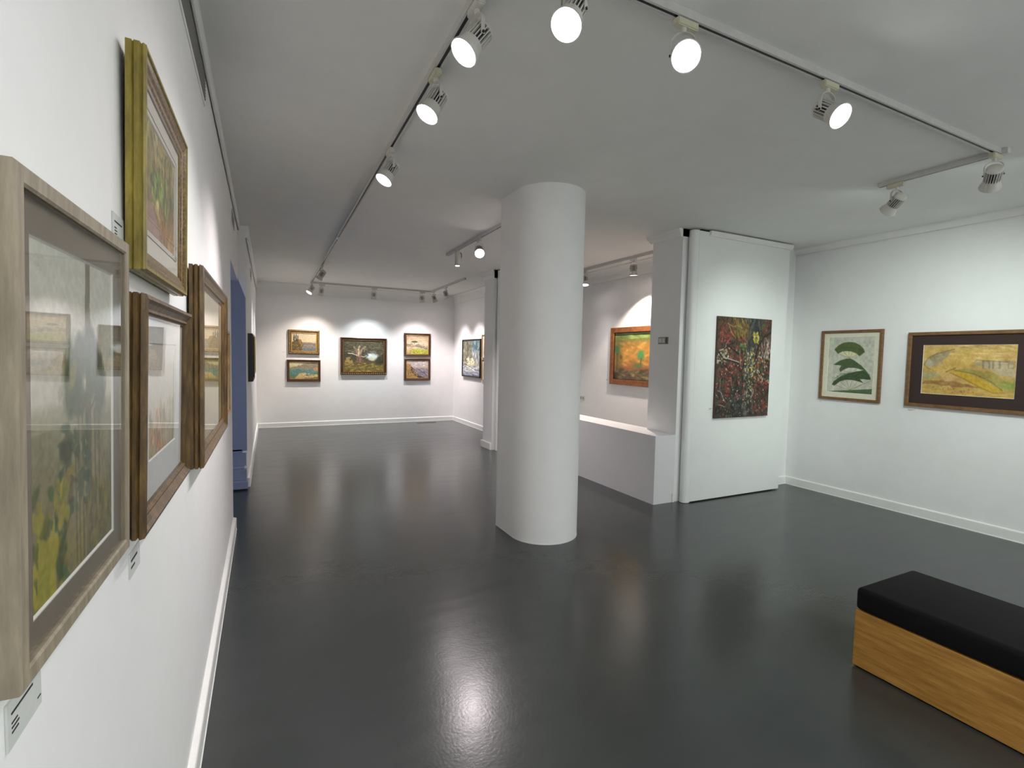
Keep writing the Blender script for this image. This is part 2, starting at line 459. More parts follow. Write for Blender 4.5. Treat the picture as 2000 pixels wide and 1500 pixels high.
R1a, R1b = Vector((0.735, 1.55)), Vector((0.845, 10.6))
def onr1(y): return R1a.x + (R1b.x - R1a.x) * (y - R1a.y) / (R1b.y - R1a.y)
rail('long white light track running beside the left wall', R1a, R1b, (0.03, 4.72, 9.0))
rail('white light track along the far end wall', (0.85, 10.6), (3.27, 10.6), (1.72,))
rail('short white light track beside the far right wall', (3.275, 10.6), (3.23, 8.43), (0.03,))
rail('white light track running back from the round column', (2.215, 4.085), (2.262, 6.6))
rail('white light track crossing the ceiling nearest the camera', (0.76, 1.55), (4.215, 1.55))
rail('short white light track by the right wall', (4.235, 1.532), (4.25, 2.26), (0.02,))
rail('white light track above the recess with the orange painting', (4.465, 4.6), (4.475, 6.95))

WARM, PINK, COOL, GREENISH, NEUT = (1, .87, .77), (1, .89, .90), (.88, .96, 1), (.88, 1, .94), (.97, .975, .97)
EM = {}
def spotlight(label, conn, target, along, power=1.0, col=NEUT, angle=70, blend=0.7, drop=0.135, small=1.0, group='track spotlights', glow=11.0, soft=0.03):
    cx, cy = conn
    t = thing('track_spotlight', label, 'spotlight', (cx, cy, ZC - 0.034), 0, group)
    o = Vector((cx, cy, ZC - 0.034))
    piv = Vector((0, 0, -drop))
    a = (Vector(target) - (o + piv)).normalized()
    al = Vector((*along, 0)).normalized()
    # adapter box under the rail
    bm = bmesh.new(); obox(bm, axis_matrix(Vector((0, 0, -0.0165)) + al * 0.012, al), 0.0165, 0.0155, 0.055)
    bmesh.ops.bevel(bm, geom=list(bm.edges), offset=0.004, segments=2, affect='EDGES')
    link_mesh('track_adapter', bm, 'ivory' if col in (NEUT, GREENISH) else 'lampwhite', t)
    k = small
    hz = Vector((a.x, a.y, 0)); hz = hz.normalized() if hz.length > 1e-3 else Vector((1, 0, 0))
    side = Vector((-hz.y, hz.x, 0))
    # swivel stem and U-shaped yoke
    bm = bmesh.new(); lathe(bm, [(0, 0.011 * k), (0.022, 0.011 * k)], axis_matrix((0, 0, -0.052), (0, 0, 1)), 14); link_mesh('swivel', bm, 'lampwhite', t, True)
    bm = bmesh.new(); yw = 0.046 * k; top = -0.050
    path = [piv + side * yw + Vector((0, 0, -0.004))] + [Vector((0, 0, 0)) + side * (yw * math.cos(q)) + Vector((0, 0, (top - 0.035) + 0.035 * math.sin(q))) for q in [j / 10 * math.pi for j in range(11)]] + [piv - side * yw + Vector((0, 0, -0.004))]
    for p, q in zip(path, path[1:]):
        mid = (p + q) / 2; dd = q - p
        obox(bm, axis_matrix(mid, dd, hz), 0.008 * k, 0.0016, dd.length / 2 + 0.0012)
    link_mesh('yoke', bm, 'lampwhite', t)
    # finned housing, back cap, flared bezel, glowing lens
    m = axis_matrix(piv, a)
    bm = bmesh.new(); lathe(bm, [(-0.036 * k, 0.034 * k), (0.036 * k, 0.034 * k)], m, 24); hs = link_mesh('heat_sink', bm, 'lampdark', t, True)
    bm = bmesh.new()
    nf = 20
    for i in range(nf):
        q = 2 * math.pi * i / nf
        obox(bm, m @ Matrix.Rotation(q, 4, 'Z') @ Matrix.Translation((0.038 * k, 0, 0)), 0.0055 * k, 0.0022 * k, 0.036 * k)
    link_mesh('cooling_fins', bm, 'lampwhite', hs)
    bm = bmesh.new(); lathe(bm, [(-0.058 * k, 0.030 * k), (-0.054 * k, 0.038 * k), (-0.044 * k, 0.0435 * k), (-0.036 * k, 0.0435 * k)], m, 28); link_mesh('back_cap', bm, 'lampwhite', t, True)
    bm = bmesh.new(); lathe(bm, [(0.036 * k, 0.0435 * k), (0.052 * k, 0.0445 * k), (0.066 * k, 0.050 * k), (0.086 * k, 0.0565 * k), (0.094 * k, 0.0575 * k), (0.094 * k, 0.0535 * k), (0.084 * k, 0.050 * k), (0.084 * k, 0.001)], m, 30, True, True); link_mesh('bezel', bm, 'lampwhite', t, True)
    bm = bmesh.new(); lathe(bm, [(0.0855 * k, 0.052 * k), (0.0905 * k, 0.050 * k), (0.0925 * k, 0.03 * k), (0.093 * k, 0.002)], m, 28); 
    key = (col, glow)
    if key not in EM: EM[key] = emit_mat('lit_lens', col, glow)
    link_mesh('lens', bm, EM[key], t, True)
    for s in (-1, 1):
        bm = bmesh.new(); lathe(bm, [(0, 0.005 * k), (0.006, 0.005 * k)], axis_matrix(piv + side * s * (yw + 0.001), side * s), 10); link_mesh('pivot_screw', bm, 'lampdark', t)
    ld = bpy.data.lights.new('spot_beam', 'SPOT'); ld.energy = LAMP * power; ld.color = col
    ld.spot_size = math.radians(angle); ld.spot_blend = blend; ld.shadow_soft_size = soft * k
    lo = bpy.data.objects.new('spot_beam', ld); C.objects.link(lo); lo.parent = t
    lo.location = piv + a * 0.10 * k
    lo.rotation_euler = a.to_track_quat('-Z', 'Y').to_euler()
    return t

Yd, Xd = (0, 1), (1, 0)
spotlight('lit spotlight at the top edge shining straight toward the camera', (0.985, 1.55), (-0.2, 0.75, 0.90), Xd, 0.19, NEUT, 100, 1.0)
spotlight('lit spotlight to the right of the topmost one, facing the camera', (1.505, 1.55), (-0.1, -0.75, 1.0), Xd, 0.7, NEUT, 80, 0.8)
spotlight('lit spotlight with visible fins midway along the nearest track', (2.44, 1.55), (2.15, -1.2, 0.6), Xd, 0.8, GREENISH, 70, 0.8)
spotlight('spotlight seen from behind at the right end of the nearest track', (4.17, 1.55), (5.93, 2.55, 1.30), Xd, 1.3, GREENISH, 96, 1.0)
spotlight('tilted spotlight at the end of the short track by the right wall', (4.243, 2.13), (4.90, 3.88, 1.45), Yd, 1.0, GREENISH, 74, 1.0)
spotlight('nearest lit spotlight on the long left track', (onr1(1.84), 1.84), (-0.24, 1.72, 1.45), Yd, 0.22, PINK, 92, 1.0)
spotlight('second lit spotlight on the long left track', (onr1(2.37), 2.37), (-0.24, 2.12, 1.05), Yd, 0.68, NEUT, 92, 0.9)
spotlight('third lit spotlight on the long left track', (onr1(3.38), 3.38), (-0.24, 3.10, 1.05), Yd, 1.35, PINK, 92, 0.9)
spotlight('dark-bodied spotlight near the far end of the left track', (onr1(8.3), 8.3), (-0.15, 9.0, 1.2), Yd, 1.0, NEUT, 76, 0.8)
spotlight('leftmost lit spotlight in the far left ceiling corner', (0.83, 10.36), (-0.14, 9.95, 1.2), Yd, 1.0, PINK, 76, 0.8)
spotlight('lit spotlight over the pair of seascapes on the end wall', (1.03, 10.6), (0.76, 10.87, 0.7), Xd, 2.2, WARM, 108, 1.0)
spotlight('spotlight over the big tree painting on the end wall', (2.05, 10.6), (1.97, 10.87, 0.7), Xd, 2.2, COOL, 108, 1.0)
spotlight('spotlight over the two stacked landscapes on the end wall', (3.07, 10.6), (3.14, 10.87, 0.7), Xd, 2.2, PINK, 108, 1.0)
spotlight('spotlight at the corner of the far track', (3.268, 10.37), (4.03, 10.55, 1.0), Yd, 1.3, PINK, 76, 0.75)
spotlight('spotlight on the short far track aimed at the side wall', (3.255, 9.56), (4.03, 9.7, 1.0), Yd, 1.5, PINK, 76, 0.75)
spotlight('glaring lit spotlight just left of the round column', (2.237, 5.40), (0.95, 1.7, 0.1), Yd, 0.8, PINK, 84, 0.6, soft=0.05)
spotlight('spotlight above the orange painting in the recess', (4.468, 5.36), (4.62, 5.50, 1.15), Yd, 2.2, WARM, 104, 0.35)
spotlight('lit spotlight partly hidden behind the round column', (4.472, 6.50), (4.20, 6.1, 0.2), Yd, 0.45, PINK, 100, 1.0)

t = thing('cylinder_spotlight', 'small white cylinder lamp hanging straight down from the middle track', 'spotlight', (2.253, 6.17, ZC - 0.034))
bm = bmesh.new(); obox(bm, axis_matrix((0, 0.02, -0.014), (0, 1, 0)), 0.015, 0.013, 0.05); link_mesh('track_adapter', bm, 'lampwhite', t)
bm = bmesh.new(); lathe(bm, [(0, 0.034), (0.17, 0.034), (0.172, 0.031), (0.172, 0.001)], axis_matrix((0, 0, -0.022), (0, 0, -1)), 26); link_mesh('cylinder_body', bm, 'lampwhite', t, True)
bm = bmesh.new(); lathe(bm, [(0, 0.027), (0.002, 0.024), (0.003, 0.001)], axis_matrix((0, 0, -0.1935), (0, 0, -1)), 22); link_mesh('lens', bm, emit_mat('lit_lens_warm', WARM, 14), t, True)
bm = bmesh.new()
for q0, q1 in (((0.04, -.02), (0.055, -.045)), ((0.055, -.045), (0.052, -.085))):
    p = Vector((q0[0], 0, q0[1])); q = Vector((q1[0], 0, q1[1])); obox(bm, axis_matrix((p + q) / 2, q - p, (0, 1, 0)), 0.006, 0.003, (q - p).length / 2 + .002)
link_mesh('side_arm', bm, 'lampdark', t)
ld = bpy.data.lights.new('spot_beam', 'SPOT'); ld.energy = LAMP * 2.0; ld.color = PINK; ld.spot_size = math.radians(125); ld.spot_blend = 0.8; ld.shadow_soft_size = 0.02
lo = bpy.data.objects.new('spot_beam', ld); C.objects.link(lo); lo.parent = t; lo.location = (0, 0, -0.205)

# ------------------------------------------------------------------ paintings: a small raster painter, stored as point colours
class Canvas:
    def __init__(s, W, H, col, seed=1):
        W, H = int(W * 1.5), int(H * 1.5)
        s.W, s.H = W, H
        s.a = np.ones((H, W, 3)) * np.array(col, float)
        s.u, s.v = np.meshgrid((np.arange(W) + .5) / W, (np.arange(H) + .5) / H)
        s.asp = W / H
        s.rng = np.random.default_rng(seed)
    def noise(s, nx, ny, octv=3):
        out = np.zeros((s.H, s.W)); amp = 1; tot = 0
        for k in range(octv):
            gx, gy = int(nx * 2 ** k) + 2, int(ny * 2 ** k) + 2
            g = s.rng.random((gy + 1, gx + 1))
            x = s.u * (gx - 1); y = s.v * (gy - 1)
            i = x.astype(int); j = y.astype(int); fx = x - i; fy = y - j
            fx = fx * fx * (3 - 2 * fx); fy = fy * fy * (3 - 2 * fy)
            out += amp * ((g[j, i] * (1 - fx) + g[j, i + 1] * fx) * (1 - fy) + (g[j + 1, i] * (1 - fx) + g[j + 1, i + 1] * fx) * fy)
            tot += amp; amp *= .55
        return np.clip((out / tot - .5) * 1.7 + .5, 0, 1)
    def mix(s, mask, col, al=1.0):
        m = np.clip(mask, 0, 1)[..., None] * al
        s.a = s.a * (1 - m) + np.array(col, float) * m
    def vgrad(s, stops):
        vs = [p for p, c in stops]
        for k in range(3): s.a[..., k] = np.interp(s.v, vs, [c[k] for p, c in stops])
    def ell(s, cx, cy, rx, ry, col, soft=.15, al=1.0, rot=0.0, rough=0.0):
        x = (s.u - cx) * s.asp; y = s.v - cy
        c, n = math.cos(rot), math.sin(rot)
        d = np.hypot((x * c + y * n) / (rx * s.asp), (-x * n + y * c) / ry)
        if rough: d = d + (s.noise(14, 14, 3) - .5) * rough
        s.mix((1 + soft - d) / (2 * soft) if soft else d < 1, col, al)
    def poly(s, pts, col, al=1.0, rough=0.0):
        u, v = s.u, s.v
        if rough:
            u = u + (s.noise(12, 12, 3) - .5) * rough; v = v + (s.noise(12, 12, 3) - .5) * rough
        inside = np.zeros((s.H, s.W), bool); n = len(pts)
        for i in range(n):
            x0, y0 = pts[i]; x1, y1 = pts[(i + 1) % n]
            if y0 == y1: continue
            inside ^= ((v >= min(y0, y1)) & (v < max(y0, y1))) & (u < x0 + (v - y0) * (x1 - x0) / (y1 - y0))
        m = inside.astype(float)
        m[1:-1, 1:-1] = (m[1:-1, 1:-1] * 2 + m[:-2, 1:-1] + m[2:, 1:-1] + m[1:-1, :-2] + m[1:-1, 2:]) / 6
        s.mix(m, col, al)
    def line(s, pts, w, col, al=1.0):
        for (x0, y0), (x1, y1) in zip(pts, pts[1:]):
            ax, ay, bx, by = x0 * s.asp, y0, x1 * s.asp, y1
            px, py = s.u * s.asp, s.v
            dx, dy = bx - ax, by - ay; L = dx * dx + dy * dy + 1e-9
            q = np.clip(((px - ax) * dx + (py - ay) * dy) / L, 0, 1)
            d = np.hypot(px - ax - q * dx, py - ay - q * dy)
            s.mix((w - d) / (0.6 / s.H) + .5, col, al)
    def dabs(s, n, box_, pal, ln, wd, ang=(0, math.pi), al=.8, mask=None):
        x0, x1, y0, y1 = box_
        pal = np.array(pal, float)
        for _ in range(n):
            cx = s.rng.uniform(x0, x1); cy = s.rng.uniform(y0, y1)
            if mask is not None and mask[min(s.H - 1, max(0, int(cy * s.H))), min(s.W - 1, max(0, int(cx * s.W)))] < s.rng.random(): continue
            l = ln * s.rng.uniform(.5, 1.3) * s.H; w_ = wd * s.rng.uniform(.5, 1.3) * s.H; th = s.rng.uniform(*ang)
            r = int(max(l, w_) + 2); ix, iy = int(cx * s.W), int(cy * s.H)
            xa, xb, ya, yb = max(0, ix - r), min(s.W, ix + r + 1), max(0, iy - r), min(s.H, iy + r + 1)
            if xa >= xb or ya >= yb: continue
            X, Y = np.meshgrid(np.arange(xa, xb) - ix, np.arange(ya, yb) - iy)
            c, q = math.cos(th), math.sin(th)
            d = np.hypot((X * c + Y * q) / max(l, .6), (-X * q + Y * c) / max(w_, .6))
            m = np.clip((1.15 - d) / .4, 0, 1)[..., None] * al
            col = pal[s.rng.integers(len(pal))] * s.rng.uniform(.88, 1.12)
            s.a[ya:yb, xa:xb] = s.a[ya:yb, xa:xb] * (1 - m) + col * m
    def blur(s, n=1):
        for _ in range(n):
            p = np.pad(s.a, ((1, 1), (1, 1), (0, 0)), mode='edge')
            s.a = (p[1:-1, 1:-1] * 2 + p[:-2, 1:-1] + p[2:, 1:-1] + p[1:-1, :-2] + p[1:-1, 2:]) / 6
    def twigs(s, n, box_, w_, cols, ln=.2, al=.9):
        x0, x1, y0, y1 = box_
        for _ in range(n):
            x, y = s.rng.uniform(x0, x1), s.rng.uniform(y0, y1); th = s.rng.uniform(-2.6, -.5)
            pts = [(x, y)]
            for k in range(3):
                th += s.rng.uniform(-.6, .6); l = ln / 3 * s.rng.uniform(.6, 1.3)
                pts.append((pts[-1][0] + l * math.cos(th) / s.asp, pts[-1][1] + l * math.sin(th)))
            s.line(pts, w_ * s.rng.uniform(.6, 1.3), cols[s.rng.integers(len(cols))], al)
    def grain(s, amt=6):
        s.a += (s.noise(s.W / 5, s.H / 5, 2)[..., None] - .5) * amt * 2

def art_mesh(cv, x0, x1, z0, z1, y, parent, name='painting'):
    W, H = cv.W, cv.H
    xs = np.linspace(x0, x1, W); zs = np.linspace(z1, z0, H)
    X, Z = np.meshgrid(xs, zs)
    co = np.stack([X, np.full_like(X, y), Z], -1).reshape(-1, 3)
    i = np.arange(W * H).reshape(H, W)
    q = np.stack([i[:-1, :-1], i[1:, :-1], i[1:, 1:], i[:-1, 1:]], -1).reshape(-1, 4)
    me = bpy.data.meshes.new(name)
    me.vertices.add(len(co)); me.vertices.foreach_set('co', co.ravel().astype(np.float32))
    me.loops.add(q.size); me.loops.foreach_set('vertex_index', q.ravel().astype(np.int32))
    me.polygons.add(len(q)); me.polygons.foreach_set('loop_start', (np.arange(len(q)) * 4).astype(np.int32))
    me.update(calc_edges=True)
    c = np.clip(cv.a / 255, 0, 1); c = np.where(c <= .04045, c / 12.92, ((c + .055) / 1.055) ** 2.4)
    at = me.color_attributes.new('paint', 'FLOAT_COLOR', 'POINT')
    at.data.foreach_set('color', np.concatenate([c.reshape(-1, 3), np.ones((W * H, 1))], 1).ravel().astype(np.float32))
    me.materials.append(MAT['art'])
    o = bpy.data.objects.new(name, me); C.objects.link(o); o.parent = parent
    return o

def frame_sweep(bm, w_, h_, prof):
    """prof: (inset from outer edge, height out of wall); closed polygon; local x across, z up, -y out of the wall."""
    rings = []
    for sx, sz in ((-1, 0), (1, 0), (1, 1), (-1, 1)):
        rings.append([bm.verts.new((sx * (w_ / 2 - d), -q, (d if sz == 0 else h_ - d))) for d, q in prof])
    n = len(prof)
    for k in range(4):
        a, b = rings[k], rings[(k + 1) % 4]
        for i in range(n): bm.faces.new((a[i], a[(i + 1) % n], b[(i + 1) % n], b[i]))

def mat_board(bm, w_, h_, d0, dl, dr, dt, db, y):
    """flat board ring between the frame opening (inset d0) and the window."""
    o = [(-w_ / 2 + d0, d0), (w_ / 2 - d0, d0), (w_ / 2 - d0, h_ - d0), (-w_ / 2 + d0, h_ - d0)]
    i = [(-w_ / 2 + d0 + dl, d0 + db), (w_ / 2 - d0 - dr, d0 + db), (w_ / 2 - d0 - dr, h_ - d0 - dt), (-w_ / 2 + d0 + dl, h_ - d0 - dt)]
    vo = [bm.verts.new((x, y, z)) for x, z in o]; vi = [bm.verts.new((x, y, z)) for x, z in i]
    wi = [bm.verts.new((x, y + 0.003, z)) for x, z in i]; wo = [bm.verts.new((x, y + 0.003, z)) for x, z in o]
    for k in range(4):
        j = (k + 1) % 4
        bm.faces.new((vo[k], vo[j], vi[j], vi[k])); bm.faces.new((vi[k], vi[j], wi[j], wi[k])); bm.faces.new((wo[k], wo[j], wi[j], wi[k]))
        bm.faces.new((vo[k], vo[j], wo[j], wo[k]))
    return i

def picture(name, label, cat, loc, rz, w_, h_, cv, prof, fmat, mount=None, mmat=None, glass=False, group=None, lip=None, liner=None, depth=0.012, gap=0.0):
    """loc: wall point below the middle of the picture's bottom edge."""
    t = thing(name, label, cat, loc, rz, group)
    bm = bmesh.new(); frame_sweep(bm, w_, h_, prof); fr = link_mesh('frame', bm, fmat, t)
    d0 = max(d for d, q in prof) - 0.003
    if lip:
        lw, lq, lm = lip[:3]
        bm = bmesh.new(); frame_sweep(bm, w_ - 2 * d0, h_ - 2 * d0, lip[3] if len(lip) > 3 else [(0, 0.004), (0, lq), (lw * .5, lq + .002), (lw, lq), (lw, 0.004)])
        o = link_mesh('inner_slip', bm, lm, fr)
        o.location = (0, 0, d0)
        d0 += lw - 0.002
    bm = bmesh.new(); box(bm, -w_ / 2 + .006, w_ / 2 - .006, -0.006, -0.001, .006, h_ - .006); link_mesh('backing_board', bm, 'brownframe', t)
    if mount:
        bm = bmesh.new(); i = mat_board(bm, w_, h_, d0, *mount, -depth); mb = link_mesh('mount', bm, mmat, t)
        bm = bmesh.new(); (bx0, bz0), (bx1, bz1) = i[0], i[2]
        va = [bm.verts.new((x, -depth - .0002, z)) for x, z in ((bx0 - .0005, bz0 - .0005), (bx1 + .0005, bz0 - .0005), (bx1 + .0005, bz1 + .0005), (bx0 - .0005, bz1 + .0005))]
        vb = [bm.verts.new((x, -depth + .0024, z)) for x, z in ((bx0 + .0022, bz0 + .0022), (bx1 - .0022, bz0 + .0022), (bx1 - .0022, bz1 - .0022), (bx0 + .0022, bz1 - .0022))]
        for k in range(4): bm.faces.new((va[k], va[(k + 1) % 4], vb[(k + 1) % 4], vb[k]))
        link_mesh('bevel_edge', bm, 'bevel', mb)
        if liner:
            # thin drawn border line on the mount
            dd, lw, lm = liner
            bm = bmesh.new(); x0, z0 = i[0]; x1, z1 = i[2]; y = -depth - 0.0006
            for (a, b, c_, d_) in ((x0 - dd, x1 + dd, z0 - dd - lw, z0 - dd), (x0 - dd, x1 + dd, z1 + dd, z1 + dd + lw), (x0 - dd - lw, x0 - dd, z0 - dd - lw, z1 + dd + lw), (x1 + dd, x1 + dd + lw, z0 - dd - lw, z1 + dd + lw)):
                box(bm, a, b, y, y + 0.0012, c_, d_)
            link_mesh('border_line', bm, lm, mb)
        art_mesh(cv, i[0][0] - .001, i[1][0] + .001, i[0][1] - .001, i[2][1] + .001, -depth + 0.0025, t)
    else:
        art_mesh(cv, -w_ / 2 + d0, w_ / 2 - d0, d0, h_ - d0, -depth, t)
    if glass:
        bm = bmesh.new(); g0 = d0 + gap; y = -depth - 0.006
        vs = [bm.verts.new(p) for p in ((-w_ / 2 + g0, y, g0), (w_ / 2 - g0, y, g0), (w_ / 2 - g0, y, h_ - g0), (-w_ / 2 + g0, y, h_ - g0))]
        bm.faces.new(vs); link_mesh('glass_pane', bm, 'glass', t, keep=True)
    return t
RZ_L = math.pi / 2
RZ_P = math.pi / 2 - 0.0105          # the near pictures hang a touch askew
RZ_F = math.pi / 2 - 0.0084
def left_pos(yc, z): return (xl(yc), yc, z)

PI = math.pi
# --- tall plant study under glass (nearest frame)
def art_plant():
    c = Canvas(120, 190, (196, 190, 172), 3)
    c.vgrad([(0, (190, 192, 178)), (.45, (206, 198, 180)), (.56, (150, 142, 112)), (1, (122, 112, 74))])
    n = c.noise(5, 6, 4)
    c.mix((n - .5) * 2 * (c.v > .52), (104, 100, 66), .7); c.mix((.45 - n) * 2 * (c.v > .7), (152, 140, 66), .8)
    c.mix((c.v - .44) / .06 * (.62 - c.v) / .1, (128, 128, 92), .45)
    c.poly([(.60, 0), (.66, 0), (.67, .5), (.69, 1), (.60, 1), (.60, .5)], (96, 92, 64), .9, .01)
    for cx, cy, rx, ry, rot, col in [(.50, .33, .13, .10, .6, (58, 78, 48)), (.72, .36, .12, .14, -.5, (72, 90, 66)), (.42, .40, .10, .08, .2, (66, 82, 40)), (.80, .46, .08, .12, .2, (86, 100, 74)), (.50, .46, .12, .05, -.3, (70, 88, 60)), (.44, .37, .04, .05, .4, (128, 118, 42))]:
        c.ell(cx, cy, rx, ry, col, .25, .9, rot, .5)
    c.dabs(60, (.28, .62, .52, .82), [(52, 82, 52), (68, 92, 48), (92, 84, 46), (84, 100, 70)], .03, .016, (0, PI), .8)
    c.ell(.36, .60, .07, .04, (62, 66, 40), .3, .9, .4); c.ell(.40, .68, .06, .035, (84, 62, 40), .3, .8)
    c.dabs(70, (.03, .40, .68, 1), [(60, 92, 56), (144, 136, 44), (164, 150, 50), (80, 90, 36)], .04, .018, (.8, 2.4), .75)
    c.poly([(.08, .82), (.26, .80), (.24, 1), (.06, 1)], (168, 156, 48), .8, .05); c.poly([(.26, .72), (.46, .62), (.50, .66), (.28, .82)], (150, 138, 56), .7, .06)
    for x in (.50, .55, .72, .78, .46): c.line([(x, .45 + .1 * c.rng.random()), (x + .02, .98)], .006, (92, 88, 52), .7)
    c.line([(.52, .45), (.66, .50), (.76, .44)], .006, (92, 84, 58), .8)
    c.dabs(60, (.6, 1, .75, 1), [(140, 128, 58), (118, 108, 66), (98, 96, 48)], .04, .012, (1.2, 1.9), .6)
    c.grain(9); return c
def art_path():
    c = Canvas(90, 110, (176, 162, 112), 5)
    c.vgrad([(0, (196, 184, 132)), (.5, (124, 112, 70)), (1, (150, 120, 84))])
    c.dabs(420, (0, 1, 0, .72), [(92, 96, 46), (146, 134, 62), (178, 164, 96), (70, 78, 42), (126, 96, 62), (160, 128, 84)], .06, .022, (1.0, 2.2), .75)
    c.dabs(90, (.2, .75, .35, .66), [(112, 142, 52), (168, 182, 82), (70, 96, 46)], .06, .02, (1.2, 1.9), .8)
    c.line([(.62, .1), (.60, .68)], .012, (72, 56, 34), .9); c.line([(.80, .1), (.84, .6)], .014, (82, 66, 40), .9)
    c.poly([(0, .72), (.2, .70), (.7, 1), (0, 1)], (166, 136, 124), .9, .08); c.poly([(.2, .68), (.34, .68), (.95, .98), (.8, 1)], (196, 158, 104), .85, .06)
    c.dabs(120, (.45, 1, .62, 1), [(168, 116, 62), (126, 88, 54), (98, 82, 54), (186, 150, 90)], .05, .016, (1.0, 2.1), .7)
    c.ell(.36, .66, .05, .04, (236, 214, 150), .4, .8); c.blur(2); c.grain(8); c.a = c.a * 1.16 + 6; return c
def art_pale_flowers():
    c = Canvas(100, 90, (224, 218, 208), 7)
    c.vgrad([(0, (226, 222, 216)), (.6, (222, 210, 192)), (1, (176, 158, 112))])
    c.dabs(90, (0, .6, .62, 1), [(206, 132, 92), (188, 110, 78), (142, 142, 86), (214, 186, 128)], .07, .03, (.6, 2.4), .6)
    c.dabs(60, (.4, 1, .55, 1), [(150, 150, 100), (190, 182, 132), (116, 122, 78)], .07, .02, (1.1, 2.0), .6)
    c.line([(.95, .2), (.93, 1)], .012, (122, 104, 76), .8); c.grain(6); return c
def art_meadow():
    c = Canvas(110, 80, (220, 208, 180), 9)
    c.vgrad([(0, (224, 212, 182)), (.40, (216, 200, 160)), (.46, (142, 138, 84)), (.62, (184, 168, 108)), (1, (206, 192, 158))])
    c.dabs(120, (0, 1, .42, .6), [(98, 106, 62), (150, 138, 70), (190, 166, 92)], .05, .02, (-.3, .3), .7); c.grain(6); return c
def art_castle():
    c = Canvas(84, 66, (176, 166, 140), 11)
    c.vgrad([(0, (178, 172, 152)), (.45, (206, 186, 148)), (.55, (150, 142, 128)), (1, (92, 96, 92))])
    c.dabs(70, (0, 1, 0, .45), [(214, 194, 156), (166, 160, 142), (196, 180, 146)], .07, .022, (-.4, .4), .5)
    c.poly([(.35, .55), (.6, .50), (.8, .54), (1, .57), (1, .66), (.3, .66)], (118, 108, 96), .9, .03)
    c.dabs(80, (.3, 1, .62, 1), [(108, 116, 118), (86, 92, 92), (142, 140, 128)], .06, .014, (-.3, .3), .7)
    c.poly([(0, .52), (.12, .40), (.26, .34), (.38, .36), (.42, .55), (.46, .74), (.38, 1), (0, 1)], (92, 78, 46), 1, .06)
    c.poly([(.26, .35), (.39, .36), (.40, .50), (.45, .66), (.40, .78), (.32, .6)], (150, 112, 68), .9, .05)
    for x, y0, w_ in ((.10, .03, .025), (.18, .02, .024), (.25, .12, .02)): c.poly([(x, y0), (x + w_, .2), (x + w_, .44), (x - w_, .44), (x - w_, .2)], (42, 48, 36), 1, .02)
    c.dabs(90, (0, .42, .5, 1), [(72, 70, 40), (116, 96, 52), (158, 126, 70), (54, 56, 36)], .05, .02, (0, PI), .7); c.grain(8); return c
def art_bay():
    c = Canvas(92, 62, (180, 170, 130), 13)
    c.vgrad([(0, (226, 212, 164)), (.3, (198, 186, 144)), (.42, (122, 142, 128)), (.7, (86, 132, 124)), (1, (130, 112, 72))])
    c.poly([(0, .34), (.3, .22), (.55, .10), (.8, .02), (1, .06), (1, .42), (.5, .42), (0, .38)], (142, 132, 110), 1, .05)
    c.dabs(60, (.3, 1, .1, .42), [(158, 142, 116), (122, 118, 102), (178, 150, 116)], .06, .02, (-.6, .1), .6)
    c.dabs(90, (0, .8, .4, .72), [(70, 128, 122), (96, 148, 138), (62, 106, 106)], .08, .016, (-.2, .2), .6)
    c.poly([(.2, .86), (.36, .66), (.52, .62), (.62, .68), (.5, .80), (.8, .74), (1, .70), (1, .86), (.6, .92), (.2, 1)], (202, 176, 122), 1, .06)
    c.poly([(.8, .36), (1, .30), (1, .55), (.85, .5)], (196, 150, 110), .8, .05); c.dabs(40, (.5, 1, .66, .9), [(96, 82, 58), (226, 206, 160)], .05, .012, (-.3, .3), .8)
    c.mix((c.v - .88) / .1, (142, 112, 66), .8); c.blur(1); c.grain(9); return c
